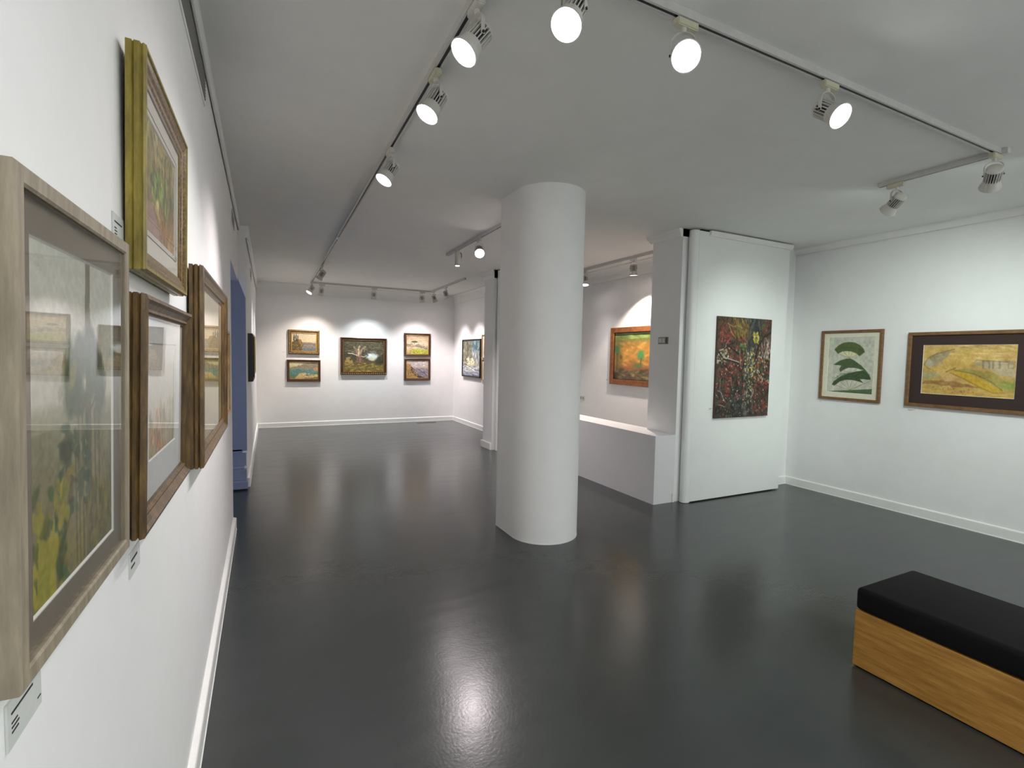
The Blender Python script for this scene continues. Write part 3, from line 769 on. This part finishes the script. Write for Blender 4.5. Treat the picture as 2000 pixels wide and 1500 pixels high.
def art_tree():
    c = Canvas(120, 92, (66, 62, 46), 17)
    c.vgrad([(0, (78, 72, 52)), (.5, (56, 52, 38)), (.78, (100, 84, 42)), (1, (122, 98, 42))])
    c.dabs(260, (0, 1, 0, .62), [(66, 62, 42), (102, 94, 68), (46, 44, 30), (128, 116, 90), (82, 80, 54)], .05, .012, (-.5, .6), .7)
    c.ell(.71, .50, .13, .13, (200, 214, 214), .35, 1, 0, .5); c.ell(.71, .58, .09, .05, (206, 188, 150), .5, .8); c.ell(.66, .45, .04, .03, (236, 240, 236), .5, .9)
    c.poly([(.26, .76), (.31, .58), (.31, .36), (.43, .36), (.44, .52), (.51, .74)], (110, 84, 66), 1, .05)
    for pts, w_, col in (([(.35, .45), (.31, .30), (.26, .22)], .030, (150, 120, 94)), ([(.38, .42), (.37, .28), (.39, .19)], .034, (196, 166, 130)), ([(.41, .42), (.45, .28), (.53, .20)], .028, (158, 130, 98)), ([(.34, .48), (.22, .42), (.12, .41)], .014, (206, 190, 166)), ([(.34, .42), (.22, .35), (.12, .33)], .014, (128, 104, 96)), ([(.43, .5), (.50, .52), (.57, .48)], .014, (190, 166, 142)), ([(.47, .26), (.58, .27)], .012, (140, 118, 88))):
        c.line(pts, w_, col, .95)
    c.line([(.37, .30), (.37, .5)], .016, (216, 190, 154), .8); c.line([(.40, .5), (.41, .7)], .02, (150, 112, 104), .7)
    c.dabs(170, (.02, .98, .03, .30), [(84, 78, 54), (118, 108, 80), (56, 52, 36)], .045, .009, (-.4, .7), .7); c.dabs(90, (.5, .98, .2, .45), [(130, 116, 92), (92, 82, 60), (60, 54, 38)], .05, .008, (-.1, .6), .7); c.twigs(10, (.3, .5, .22, .4), .006, [(150, 128, 100), (110, 88, 70)], .22)
    c.poly([(.0, .78), (.06, .60), (.14, .56), (.22, .74), (.2, .82)], (158, 132, 72), .9, .08)
    c.dabs(170, (0, 1, .72, 1), [(142, 122, 52), (98, 84, 34), (168, 148, 78), (76, 66, 30)], .06, .016, (-.3, .3), .7)
    c.ell(.9, .66, .12, .1, (40, 44, 32), .4, .8); c.grain(8); return c
def art_pine_hills():
    c = Canvas(78, 66, (206, 186, 150), 19)
    c.vgrad([(0, (168, 142, 112)), (.3, (206, 186, 154)), (.5, (214, 200, 172)), (1, (168, 158, 92))])
    c.dabs(50, (0, 1, 0, .4), [(212, 190, 154), (150, 128, 104)], .09, .02, (-.3, .3), .5)
    c.poly([(0, .45), (.25, .42), (.4, .5), (.6, .45), (1, .66), (1, .76), (.4, .62), (0, .6)], (128, 116, 98), .8, .05)
    c.ell(.36, .34, .14, .05, (78, 72, 48), .25, 1); c.line([(.36, .36), (.36, .46)], .012, (92, 76, 56))
    c.dabs(60, (0, 1, .45, .75), [(206, 180, 150), (120, 106, 88), (226, 206, 176)], .07, .016, (-.1, .7), .6)
    c.poly([(.1, .96), (.3, .74), (.6, .70), (1, .82), (1, 1), (.1, 1)], (170, 176, 62), .95, .07); c.dabs(50, (.15, 1, .72, 1), [(208, 212, 92), (122, 132, 50), (88, 92, 48)], .05, .016, (-.4, .4), .7)
    c.dabs(24, (0, .3, .6, 1), [(168, 110, 92), (190, 160, 130)], .05, .02, (0, PI), .6); c.grain(7); return c
def art_crag():
    c = Canvas(78, 66, (190, 178, 178), 23)
    c.vgrad([(0, (200, 194, 196)), (.35, (196, 178, 160)), (.5, (150, 142, 152)), (1, (124, 116, 120))])
    c.dabs(60, (.2, 1, 0, .35), [(226, 220, 216), (176, 172, 182), (206, 196, 190)], .08, .03, (-.4, .4), .7)
    c.dabs(110, (.3, 1, .42, 1), [(98, 100, 122), (186, 172, 170), (132, 122, 142), (70, 70, 84)], .07, .016, (.1, .9), .7)
    c.poly([(0, .2), (.16, .18), (.26, .40), (.3, .62), (.8, 1), (0, 1)], (166, 134, 78), 1, .07)
    c.poly([(.22, .32), (.28, .34), (.30, .55), (.6, .86), (.9, 1), (.6, 1), (.3, .72), (.2, .6)], (66, 54, 48), .9, .05)
    c.dabs(90, (0, .5, .4, 1), [(198, 160, 84), (132, 98, 58), (214, 186, 120), (96, 72, 48)], .05, .02, (.4, 1.6), .7)
    c.dabs(24, (0, .2, .15, .5), [(206, 142, 100), (178, 116, 84)], .05, .02, (0, PI), .7); c.grain(8); return c
def art_winter():
    c = Canvas(90, 100, (126, 122, 112), 29)
    c.vgrad([(0, (104, 112, 108)), (.5, (118, 116, 98)), (.68, (186, 182, 150)), (1, (142, 152, 166))])
    c.dabs(260, (0, .65, 0, .66), [(92, 84, 68), (142, 136, 116), (70, 66, 54), (176, 170, 140), (116, 120, 88)], .05, .02, (.8, 2.3), .7)
    c.dabs(90, (.58, 1, 0, .4), [(104, 140, 152), (82, 112, 122), (150, 178, 184), (62, 84, 88)], .07, .03, (.7, 2.3), .8)
    c.dabs(70, (.6, 1, .3, .62), [(168, 176, 176), (120, 124, 124), (206, 210, 204)], .08, .025, (1.0, 2.1), .8)
    c.dabs(60, (.25, .7, .5, .68), [(226, 220, 176), (196, 184, 122), (242, 238, 214)], .05, .02, (0, PI), .8)
    c.line([(0, .66), (.25, .70), (.55, .78)], .014, (66, 50, 42), .9); c.dabs(50, (0, .3, .5, .9), [(234, 230, 222), (120, 92, 78), (70, 56, 48)], .04, .012, (.6, 2.4), .8)
    c.dabs(90, (0, 1, .72, 1), [(206, 212, 220), (120, 132, 156), (92, 98, 116), (236, 236, 232)], .09, .014, (-.25, .25), .8); c.grain(8); return c
def art_gold(seed):
    c = Canvas(40, 40, (198, 150, 84), seed)
    c.dabs(120, (0, 1, 0, 1), [(214, 172, 96), (172, 116, 62), (226, 190, 120), (140, 110, 66)], .1, .04, (0, PI), .7); return c
def art_orange():
    c = Canvas(120, 84, (206, 140, 50), 31)
    c.vgrad([(0, (120, 140, 62)), (.08, (106, 140, 58)), (.16, (132, 118, 48)), (.3, (196, 134, 44)), (.5, (222, 150, 52)), (.72, (186, 112, 56)), (.82, (136, 92, 56)), (1, (112, 96, 62))])
    c.mix((.04 - c.v) * 60, (222, 208, 140), .8)
    c.dabs(40, (0, 1, .03, .14), [(134, 168, 76), (96, 126, 52), (160, 184, 96)], .12, .014, (-.1, .1), .7)
    c.dabs(150, (0, 1, .2, .68), [(236, 166, 62), (206, 130, 42), (182, 136, 52), (242, 184, 86), (150, 116, 44)], .09, .025, (-.4, .4), .5)
    c.ell(.08, .42, .10, .5, (92, 96, 48), .6, .55)
    c.ell(.06, .36, .055, .09, (58, 122, 66), .35, .95, 0, .4); c.line([(.075, .44), (.07, .80)], .012, (86, 74, 40)); c.ell(.16, .52, .03, .045, (104, 86, 40), .4, .9)
    c.ell(.60, .47, .075, .095, (84, 152, 78), .4, .95, 0, .4); c.ell(.60, .45, .05, .06, (70, 164, 88), .5, .7); c.line([(.615, .54), (.59, .70), (.58, .74)], .012, (102, 84, 36))
    c.ell(.53, .69, .10, .05, (104, 122, 66), .5, .85); c.ell(.57, .70, .05, .03, (86, 138, 76), .5, .8)
    c.poly([(0, .80), (.2, .76), (.3, .86), (.55, .80), (1, .76), (1, 1), (0, 1)], (104, 80, 52), .8, .08)
    c.ell(.42, .86, .06, .05, (222, 186, 106), .4, .9, .5, .4); c.ell(.66, .86, .14, .06, (78, 82, 58), .4, .8)
    c.dabs(70, (0, 1, .8, 1), [(142, 122, 76), (86, 72, 48), (168, 146, 96), (70, 78, 58)], .09, .02, (-.3, .3), .6)
    c.ell(.02, .95, .08, .1, (52, 46, 34), .5, .8); c.blur(4); c.grain(5)
    g = c.a.mean(-1, keepdims=True); c.a = g + (c.a - g) * .82; return c
def art_forest():
    c = Canvas(150, 190, (74, 58, 46), 37)
    c.vgrad([(0, (88, 66, 42)), (.4, (92, 66, 52)), (1, (70, 56, 46))])
    DK, RD, YL, WH, GR = [(34, 34, 34), (52, 50, 48), (70, 74, 70), (46, 38, 32)], [(168, 62, 50), (136, 50, 44), (196, 92, 70), (104, 48, 40), (150, 56, 46)], [(190, 178, 62), (214, 200, 92), (150, 138, 46)], [(224, 214, 186), (200, 196, 176), (176, 164, 132)], [(84, 104, 58), (62, 78, 48), (104, 142, 62)]
    c.dabs(700, (0, 1, 0, 1), DK + GR[:2] + [(104, 70, 44), (122, 66, 46)], .030, .009, (.6, 2.5), .8)
    c.dabs(160, (.5, .78, 0, .28), [(78, 84, 84), (58, 62, 62), (100, 104, 100), (44, 48, 48)], .045, .012, (1.2, 1.9), .8)
    c.dabs(90, (.26, .56, .02, .2), [(156, 140, 50), (140, 92, 44), (118, 104, 46)], .04, .008, (.8, 1.4), .8)
    c.dabs(140, (0, .3, .05, .34), [(134, 66, 44), (160, 60, 44), (98, 62, 40), (70, 56, 40)], .03, .01, (.6, 2.5), .8)
    c.dabs(80, (.48, .66, .3, .98), [(84, 90, 90), (60, 66, 66), (150, 150, 140)], .04, .01, (1.1, 2.0), .8)
    c.dabs(110, (.28, .5, .62, 1), DK, .04, .012, (1.2, 1.9), .85)
    for cx, cy, rx, ry, n in ((.36, .38, .12, .10, 60), (.33, .50, .14, .08, 70), (.18, .60, .16, .09, 60), (.86, .35, .12, .14, 50), (.95, .16, .08, .16, 36), (.84, .66, .16, .12, 90), (.46, .72, .07, .1, 40), (.22, .70, .06, .1, 36), (.80, .90, .2, .1, 70), (.46, .24, .08, .04, 24), (.14, .20, .1, .06, 40), (.12, .9, .08, .08, 16)):
        c.dabs(int(n * .72), (cx - rx, cx + rx, cy - ry, cy + ry), RD, .017, .011, (0, PI), .9)
    c.dabs(420, (0, 1, .22, 1), DK + [(88, 84, 60), (70, 72, 54), (110, 96, 72)], .014, .006, (.3, 2.8), .85)
    c.dabs(26, (.65, .75, .15, .25), [(204, 188, 56), (176, 158, 44), (220, 206, 90)], .022, .012, (.8, 2.2), .9); c.dabs(12, (.42, .52, .26, .32), [(96, 150, 64), (78, 124, 56)], .016, .010, (-.8, .4), .9)
    c.dabs(90, (.5, .98, .34, .64), YL + WH, .016, .009, (0, PI), .9); c.dabs(40, (.56, .68, .3, .92), YL + WH, .018, .009, (.5, 2.4), .9)
    c.dabs(40, (.0, .2, .32, .46), WH, .016, .01, (0, PI), .9); c.dabs(60, (0, 1, .4, 1), WH, .010, .005, (0, PI), .9); c.dabs(36, (.8, 1, .2, .38), [(150, 152, 146), (206, 204, 190)], .03, .005, (1.0, 1.8), .8)
    for pts, w_, col in (([(1, .13), (.86, .18), (.76, .27), (.70, .42)], .013, (44, 40, 28)), ([(0, .33), (.12, .42), (.38, .45), (.44, .54)], .009, (38, 32, 28)), ([(.16, .27), (.38, .36)], .009, (36, 30, 26)), ([(.14, .4), (.40, .445)], .004, (214, 202, 180)), ([(.10, .46), (.24, .53)], .007, (40, 32, 28)), ([(.62, .76), (.80, .88)], .006, (40, 44, 36)), ([(.16, .26), (.10, .42)], .005, (150, 142, 120)), ([(.66, .80), (.70, .74)], .004, (206, 206, 196)), ([(.9, .60), (.84, .7)], .006, (34, 30, 26))):
        c.line(pts, w_, col, .95)
    c.twigs(26, (0, 1, .25, 1), .004, [(36, 32, 28), (52, 46, 38), (30, 30, 30)], .22); c.twigs(16, (0, 1, .35, 1), .003, [(206, 200, 182), (168, 156, 132)], .14)
    c.twigs(10, (.25, .6, .0, .3), .004, [(166, 150, 60), (112, 84, 48)], .18); c.dabs(60, (0, 1, .3, 1), [(206, 176, 70), (222, 214, 190), (196, 120, 76)], .009, .006, (0, PI), .9)
    c.dabs(70, (.3, .7, .8, 1), [(40, 42, 40), (84, 88, 84), (120, 116, 100)], .03, .01, (.6, 2.4), .8)
    c.dabs(40, (0, .5, .9, 1), DK, .03, .01, (0, PI), .8); c.grain(16)
    g = c.a.mean(-1, keepdims=True); c.a = (g + (c.a - g) * .86) * .92; return c
def art_fans():
    c = Canvas(120, 140, (206, 206, 190), 41)
    c.mix(c.noise(6, 7, 4), (188, 188, 172), .6)
    c.mix((c.u > .02) & (c.u < .13), (206, 210, 186), .4)
    G1, G2 = (86, 104, 58), (62, 84, 52)
    def arc(cx, cy, r, a0, a1, n=14): return [(cx + r * math.cos(math.radians(a0 + (a1 - a0) * k / n)), cy + r * .82 * math.sin(math.radians(a0 + (a1 - a0) * k / n))) for k in range(n + 1)]
    fan = [(.14, .22), (.22, .15), (.34, .10), (.46, .09), (.58, .10), (.70, .15), (.78, .22), (.80, .27), (.70, .34), (.62, .29), (.52, .26), (.42, .25), (.32, .26), (.22, .30)]
    c.poly([(.24, .30), (.45, .36), (.68, .33), (.56, .26), (.42, .25)], (214, 212, 168), .9)
    for x in (.24, .34, .46, .56, .68): c.line([(.48, .375), (x, .30 if x in (.24, .68) else .26)], .003, (150, 140, 110))
    c.poly(fan, G1); c.line([(.16, .24), (.30, .20), (.48, .19), (.66, .21), (.78, .26)], .006, (74, 84, 36), .7)
    c.poly([(.13, .50), (.28, .42), (.40, .39), (.50, .38), (.60, .42), (.74, .50), (.84, .58), (.92, .66), (.96, .73), (.70, .56), (.58, .545), (.46, .55), (.36, .59), (.30, .63), (.27, .58), (.31, .51)], (78, 98, 62))
    c.poly([(.30, .64), (.46, .56), (.58, .55), (.80, .58), (.56, .62)], (214, 214, 198), .9); c.line([(.38, .61), (.54, .62), (.66, .57)], .003, (150, 140, 116))
    c.poly([(.12, .86), (.16, .80), (.30, .71), (.50, .64), (.66, .605), (.80, .59), (.90, .66), (.965, .745), (.84, .74), (.72, .735), (.82, .81), (.72, .785), (.56, .76), (.42, .765), (.30, .80), (.18, .88)], G2)
    c.dabs(40, (.2, .9, .63, .74), [(56, 92, 74), (90, 106, 60), (70, 96, 64)], .04, .012, (-.5, .1), .35, None)
    c.poly([(.22, .87), (.42, .78), (.58, .775), (.82, .82), (.52, .93)], (208, 206, 186), .85)
    for x, y in ((.22, .87), (.32, .81), (.44, .78), (.56, .775), (.68, .79), (.80, .82), (.96, .76)): c.line([(.53, .945), (x, y)], .003, (150, 136, 108))
    c.poly([(.04, .985), (.5, .945), (1, .90), (1, 1.0), (.5, 1.0)], (84, 106, 68))
    m = c.noise(18, 18, 3); c.a *= (0.93 + .14 * m)[..., None]
    for k in (0, 1):
        c.a[:, (0 if k == 0 else -1)] = (120, 122, 108); c.a[(0 if k == 0 else -1), :] = (120, 122, 108)
    return c
def art_yellow():
    c = Canvas(200, 110, (206, 170, 98), 43)
    c.mix(c.noise(4, 3, 4), (184, 148, 84), .8); c.mix((c.noise(5, 4, 3) - .45) * 2, (222, 190, 112), .7)
    c.dabs(90, (.3, 1, 0, .32), [(222, 188, 116), (176, 142, 84), (210, 172, 98), (230, 204, 140)], .14, .016, (-.05, .25), .5)
    c.poly([(.02, .38), (.08, .26), (.18, .17), (.32, .10), (.26, .30), (.18, .42), (.08, .47)], (160, 148, 118), .85, .04); c.ell(.08, .36, .045, .06, (194, 186, 162), .5, .8)
    c.line([(.02, .40), (.06, .28), (.16, .18), (.36, .09)], .008, (120, 104, 70), .8); c.line([(.02, .40), (.05, .46), (.10, .50)], .007, (124, 106, 74), .7)
    c.poly([(.16, .42), (.34, .14), (.55, .10), (.60, .34), (.40, .52), (.10, .52)], (206, 170, 84), .6, .08)
    c.poly([(.0, .55), (.20, .57), (.20, .66), (.0, .70)], (178, 172, 130), .8, .05); c.poly([(.22, .60), (.40, .60), (.55, .68), (.30, .72)], (196, 160, 104), .8, .05)
    c.poly([(.58, .31), (.98, .30), (.99, .62), (.84, .58), (.72, .46), (.6, .38)], (184, 168, 138), .85, .03)
    for x in (.66, .72, .76, .82): c.poly([(x, .31), (x + .02, .31), (x + .025, .46), (x + .005, .46)], (132, 116, 104), .7, .01)
    c.line([(.57, .36), (.60, .30), (.98, .33)], .007, (134, 110, 78), .8); c.line([(.92, .36), (.97, .36), (.97, .44), (.92, .44), (.92, .36)], .006, (126, 108, 86), .8)
    c.poly([(.36, .50), (.56, .49), (.74, .49), (.84, .58), (.90, .68), (1, .72), (1, .82), (.88, .84), (.7, .66), (.5, .54)], (158, 150, 74), .75, .05); c.ell(.95, .76, .09, .08, (146, 166, 82), .7, .75)
    c.poly([(.32, .52), (.42, .51), (.60, .62), (.78, .76), (.88, .88), (.80, .91), (.66, .84), (.48, .68)], (202, 164, 52), .95, .02)
    c.line([(.36, .50), (.58, .56), (.76, .70), (.88, .86)], .008, (112, 92, 34), .65); c.line([(.32, .55), (.5, .68), (.66, .82), (.79, .91), (.9, .90)], .008, (122, 92, 36), .65)
    c.line([(.28, .54), (.38, .46)], .014, (120, 94, 44), .7); c.poly([(0, .74), (.2, .72), (.5, .74), (.66, .84), (.5, .83), (.2, .82), (0, .80)], (140, 100, 52), .7, .05)
    c.blur(3); c.a += (c.noise(9, 6, 4)[..., None] - .5) * 34; c.dabs(60, (0, 1, 0, 1), [(222, 192, 120), (182, 146, 86), (200, 176, 124), (170, 132, 70)], .05, .010, (-.5, .9), .28)
    c.dabs(26, (.1, .6, .82, .95), [(138, 104, 58), (112, 82, 46)], .02, .007, (0, PI), .7); c.dabs(50, (0, 1, .86, 1), [(212, 170, 78), (186, 148, 70)], .1, .014, (-.1, .1), .5)
    c.grain(7); return c

PA = [(0, 0), (0, .034), (.002, .036), (.017, .036), (.02, .034), (.02, .024), (.012, .022), (.012, 0)]
PB = [(0, 0), (0, .010), (.0025, .012), (0, .014), (0, .023), (.003, .026), (.001, .029), (.003, .034), (.012, .034), (.018, .029), (.024, .030), (.03, .026), (.04, .024), (.046, .020), (.05, .019), (.05, 0)]
PBS = [(0, 0), (0, .010), (.0025, .012), (0, .014), (0, .023), (.003, .026), (.001, .029), (.003, .034), (.009, .034), (.011, .031), (.011, 0)]
PBM = [(0, .002), (0, .030), (.006, .031), (.012, .028), (.016, .029), (.022, .025), (.030, .024), (.034, .021), (.040, .019), (.040, .002)]
PC = [(0, 0), (0, .009), (.003, .011), (0, .014), (0, .020), (.004, .023), (0, .026), (.002, .034), (.010, .036), (.016, .030), (.026, .024), (.032, .026), (.036, .021), (.042, .018), (.042, 0)]
PD = [(d * 1.45, q * 1.3) for d, q in PC]
PE = [(0, 0), (0, .026), (.004, .03), (.018, .028), (.022, .02), (.022, 0)]
def prof(w_, h0=.034, h1=.02): return [(0, 0), (0, h0 - .006), (w_ * .2, h0), (w_ * .42, h0 - .001), (w_ * .62, h1 + .004), (w_ * .8, h1 + .005), (w_, h1), (w_, 0)]

def tilt(o, deg): o.rotation_euler = (math.radians(deg), 0, o.rotation_euler[2]); return o
tilt(picture('framed_watercolour', 'large plant study in pale limed-oak frame, nearest on the left wall', 'picture', (-.2445, .826, 1.214), RZ_P, .41, .509, art_plant(), PA, 'paleoak', (.040, .036, .041, .031), 'matgrey', True, depth=.026), 1.0)
tilt(picture('framed_watercolour', 'woodland path watercolour in gold frame, highest on the left wall', 'picture', (-.240, 1.502, 1.708), RZ_P, .55, .44, art_path(), PBS, 'gold', (.058, .048, .050, .055), 'matwhite', True, lip=(.040, .03, 'bronze', PBM), depth=.016, liner=(.012, .0016, 'ink')), 1.05)
tilt(picture('framed_watercolour', 'pale flower watercolour in brown moulded frame below the gold one', 'picture', (-.240, 1.462, 1.182), RZ_P, .606, .475, art_pale_flowers(), PC, 'walnut', (.10, .10, .055, .085), 'matwhite2', True, depth=.015), 1.4)
tilt(picture('framed_watercolour', 'glazed landscape in deep walnut frame nearest the doorway side of the group', 'picture', (-.240, 2.70, 1.113), RZ_P, 1.14, .745, art_meadow(), PD, 'walnut', None, None, True, depth=.018), .6)
picture('framed_watercolour', 'narrow light wood frame just before the blue-lit doorway', 'picture', left_pos(3.90, 1.105), RZ_L, .50, .58, art_meadow(), PE, 'pine', (.05, .05, .05, .05), 'matwhite', False, depth=.014)
picture('framed_painting', 'black-edged frame on the left wall beyond the doorway', 'picture', left_pos(7.10, 1.18), RZ_F, .70, .58, art_bay(), [(d, q * 1.7) for d, q in prof(.05)], 'black', None, None, False, depth=.03)
picture('framed_painting', 'gilt frame farthest along the left wall', 'picture', left_pos(8.75, 1.19), RZ_F, .85, .60, art_castle(), prof(.06), 'gold', None, None, False, depth=.018)

G = 'paintings on the far end wall'
p1 = picture('framed_painting', 'seaside castle painting in ornate gilt frame, upper left on end wall', 'picture', (.747, YB, 1.50), 0, .60, .503, art_castle(), prof(.058, .04), 'walnut', None, None, False, G, (.014, .026, 'goldlight'), depth=.016)
picture('framed_painting', 'turquoise bay painting in brown frame below the castle painting', 'picture', (.742, YB, .934), 0, .647, .456, art_bay(), prof(.04, .04), 'brownframe', None, None, False, G, (.014, .028, 'bronze'), depth=.016)
p3 = picture('framed_painting', 'big spreading tree painting in the middle of the end wall', 'picture', (1.954, YB, 1.083), 0, .977, .797, art_tree(), prof(.05, .045), 'brownframe', None, None, False, G, (.016, .03, 'bronze'), depth=.018)
picture('framed_painting', 'umbrella pine hills painting, upper right on end wall', 'picture', (3.146, YB, 1.50), 0, .608, .524, art_pine_hills(), prof(.048, .04), 'brownframe', None, None, False, G, (.008, .026, 'goldlight'), depth=.016)
picture('framed_painting', 'rocky crag painting in brown frame, lower right on end wall', 'picture', (3.148, YB, .95), 0, .604, .498, art_crag(), prof(.048, .04), 'brownframe', None, None, False, G, (.008, .026, 'goldlight'), depth=.016)
# carved gilding on two of the end-wall frames
def carving(root, w_, h_, n_x, n_z, inset, size, out, sides):
    bm = bmesh.new()
    def bead(x, z): lathe(bm, [(-size, size * .35), (-size * .5, size * .9), (0, size), (size * .5, size * .9), (size, size * .35)], axis_matrix((x, -out, z), (0, 1, 0)), 6)
    for k in range(n_x):
        x = -w_ / 2 + inset + (w_ - 2 * inset) * k / (n_x - 1)
        if 'b' in sides: bead(x, inset)
        if 't' in sides: bead(x, h_ - inset)
    for k in range(1, n_z - 1):
        z = inset + (h_ - 2 * inset) * k / (n_z - 1)
        if 's' in sides: bead(-w_ / 2 + inset, z); bead(w_ / 2 - inset, z)
    tag(link_mesh('carved_beads', bm, 'goldlight', root, True), 'bright gilt carved beading')
carving(p1, .60, .503, 22, 18, .026, .011, .036, 'bts')
carving(p3, .977, .797, 22, 18, .024, .012, .040, 'b')

HP = -PI / 2
picture('framed_painting', 'black-framed wintry stream painting on the far side wall', 'picture', (XF, 10.03, 1.075), HP, 1.04, .818, art_winter(), [(d, q * 1.3) for d, q in prof(.04)], 'black', None, None, False, None, depth=.03)
picture('framed_painting', 'upper small gilt picture beside the far pilaster', 'picture', (XF, 9.20, 1.485), HP, .52, .485, art_gold(51), prof(.03), 'pine', (.05, .05, .05, .05), 'matcream', False, depth=.014)
picture('framed_painting', 'lower small gilt picture beside the far pilaster', 'picture', (XF, 9.20, 1.035), HP, .52, .433, art_gold(53), prof(.03), 'pine', (.05, .05, .05, .05), 'matcream', False, depth=.014)
picture('framed_painting', 'orange and green landscape in wide reddish wood frame in the recess', 'picture', (XA, 5.66, 1.15), HP, 1.16, .86, art_orange(), [(0, 0), (0, .034), (.004, .038), (.074, .036), (.078, .032), (.078, 0)], 'redwood', None, None, False, None, (.012, .02, 'black'), depth=.014)
picture('framed_print', 'green leaf-fan print in brown frame beside the display panel', 'picture', (XR, 3.34, 1.118), HP, .656, .797, art_fans(), [(0, 0), (0, .024), (.003, .027), (.028, .027), (.031, .024), (.031, 0)], 'teak', (.055, .055, .05, .06), 'matcream', False, depth=.012)
picture('framed_painting', 'wide yellow abstract with dark brown mount on the right wall', 'picture', (XR, 2.294, 1.12), HP, .964, .748, art_yellow(), [(0, 0), (0, .030), (.003, .034), (.030, .034), (.034, .03), (.034, 0)], 'teak', (.102, .102, .098, .106), 'matbrown', False, depth=.016)
# unframed canvas on the display panel
t = thing('canvas_painting', 'tall unframed red and black abstract canvas on the display panel', 'picture', (4.836, 3.8855, .912))
bm = bmesh.new(); box(bm, -.435, .435, -.028, -.001, 0, 1.114, .002, 1); link_mesh('stretched_canvas', bm, 'brownframe', t)
art_mesh(art_forest(), -.434, .434, .001, 1.113, -.0285, t)

# ------------------------------------------------------------------ caption cards, switches, outlets, vents
def card(label, loc, rz, w_, h_, big=False, m='card'):
    t = thing('caption_card', label, 'caption card', loc, rz, 'picture captions')
    bm = bmesh.new(); box(bm, -w_ / 2, w_ / 2, -.0025, -.0002, 0, h_); link_mesh('card', bm, m, t)
    rows = [(.10, .72, .70, .045), (.10, .26, .50, .035), (.10, .30, .40, .035), (.10, .28, .30, .035)] if big else [(.1, .7, .62, .1), (.1, .45, .35, .08)]
    for x0, x1, z, th in rows:
        bm = bmesh.new(); box(bm, -w_ / 2 + x0 * w_, -w_ / 2 + x1 * w_, -.0031, -.0026, z * h_, (z + th) * h_); link_mesh('text_line', bm, 'ink', t)
    if big:
        bm = bmesh.new(); box(bm, w_ * .36, w_ * .46, -.0031, -.0026, h_ * .22, h_ * .25); link_mesh('text_line', bm, 'ink', t)
bm = bmesh.new(); box(bm, -.22, .22, -.03, .03, 0, .004, .001, 1)
tag(link_mesh('floor_plate', bm, 'lampdark'), 'small dark plate on the floor at the foot of the end wall', 'floor plate').location = (3.30, 10.93, 0)
card('caption card below the nearest pale-framed plant study', left_pos(.728, 1.12), RZ_L, .088, .052, True)
card('caption card to the left of the gold-framed path picture', left_pos(1.197, 1.745), RZ_L, .085, .055, True)
card('caption card below the brown-framed flower watercolour', left_pos(1.262, 1.085), RZ_L, .09, .05)
card('tiny caption below the yellow abstract on the right wall', (XR, 2.71, 1.066), HP, .10, .022, False, 'wall')
card('tiny caption below the green leaf-fan print', (XR, 3.645, 1.074), HP, .05, .02, False, 'wall')
card('tiny caption left of the red abstract canvas', (4.375, 3.8855, 1.0), 0, .08, .03, False, 'panel')
card('tiny caption left of the orange landscape', (XA, 6.33, 1.19), HP, .07, .03, False, 'wall')
card('tiny caption left of the castle painting', (.37, YB, 1.53), 0, .06, .025, False, 'wall')
card('tiny caption left of the umbrella pine painting', (2.74, YB, 1.57), 0, .06, .025, False, 'wall')

t = thing('wall_control', 'small grey double wall control on the near pilaster', 'switch', (3.975, 4.222, 1.715), HP)
bm = bmesh.new(); box(bm, -.077, .077, -.008, 0, 0, .078, .003, 1); link_mesh('back_plate', bm, 'greyplastic', t)
for x in (-.04, .012):
    bm = bmesh.new(); box(bm, x - .022, x + .022, -.016, -.0081, .014, .064, .003, 1); link_mesh('button', bm, 'plastic', t)
bm = bmesh.new(); box(bm, .056, .066, -.022, -.0081, .006, .072, .002, 1); link_mesh('side_bar', bm, 'ventdark', t)
t = thing('wall_outlet', 'white double power outlet low in the recess', 'outlet', (XA, 7.0, .83), HP)
bm = bmesh.new(); box(bm, -.075, .075, -.009, 0, 0, .07, .003, 1); link_mesh('cover_plate', bm, 'plastic', t)
for x in (-.036, .036):
    bm = bmesh.new(); lathe(bm, [(0, .022), (.004, .020), (.004, .001)], axis_matrix((x, -.0092, .035), (0, -1, 0)), 16); link_mesh('socket', bm, 'greyplastic', t)

def vent(label, yc, z, w_, h_, n):
    t = thing('air_vent', label, 'air vent', left_pos(yc, z), RZ_L if yc < 5.7 else RZ_F, 'wall air vents')
    bm = bmesh.new(); frame_sweep(bm, w_, h_, [(0, 0), (0, .004), (.012, .006), (.014, .004), (.014, 0)]); link_mesh('vent_frame', bm, 'wall', t)
    bm = bmesh.new(); box(bm, -w_ / 2 + .014, w_ / 2 - .014, -.0015, -.0003, .014, h_ - .014); link_mesh('duct_backing', bm, 'ventdark', t)
    bm = bmesh.new(); obox(bm, Matrix.Rotation(math.radians(35), 4, 'X'), w_ / 2 - .015, .0015, .006)
    first = link_mesh('slat', bm, 'vent', t); me = first.data
    for k in range(n):
        o = first if k == 0 else first.copy()
        if k: C.objects.link(o); o.parent = t
        o.location = (0, -.0042, .022 + (h_ - .044) * k / (n - 1))
vent('large grey air vent high on the left wall near the camera', 2.42, 2.715, .90, .145, 8)
vent('small air vent high on the left wall above the doorway', 5.25, 2.66, .46, .14, 6)
vent('farthest small air vent high on the left wall', 8.0, 2.55, .56, .15, 6)
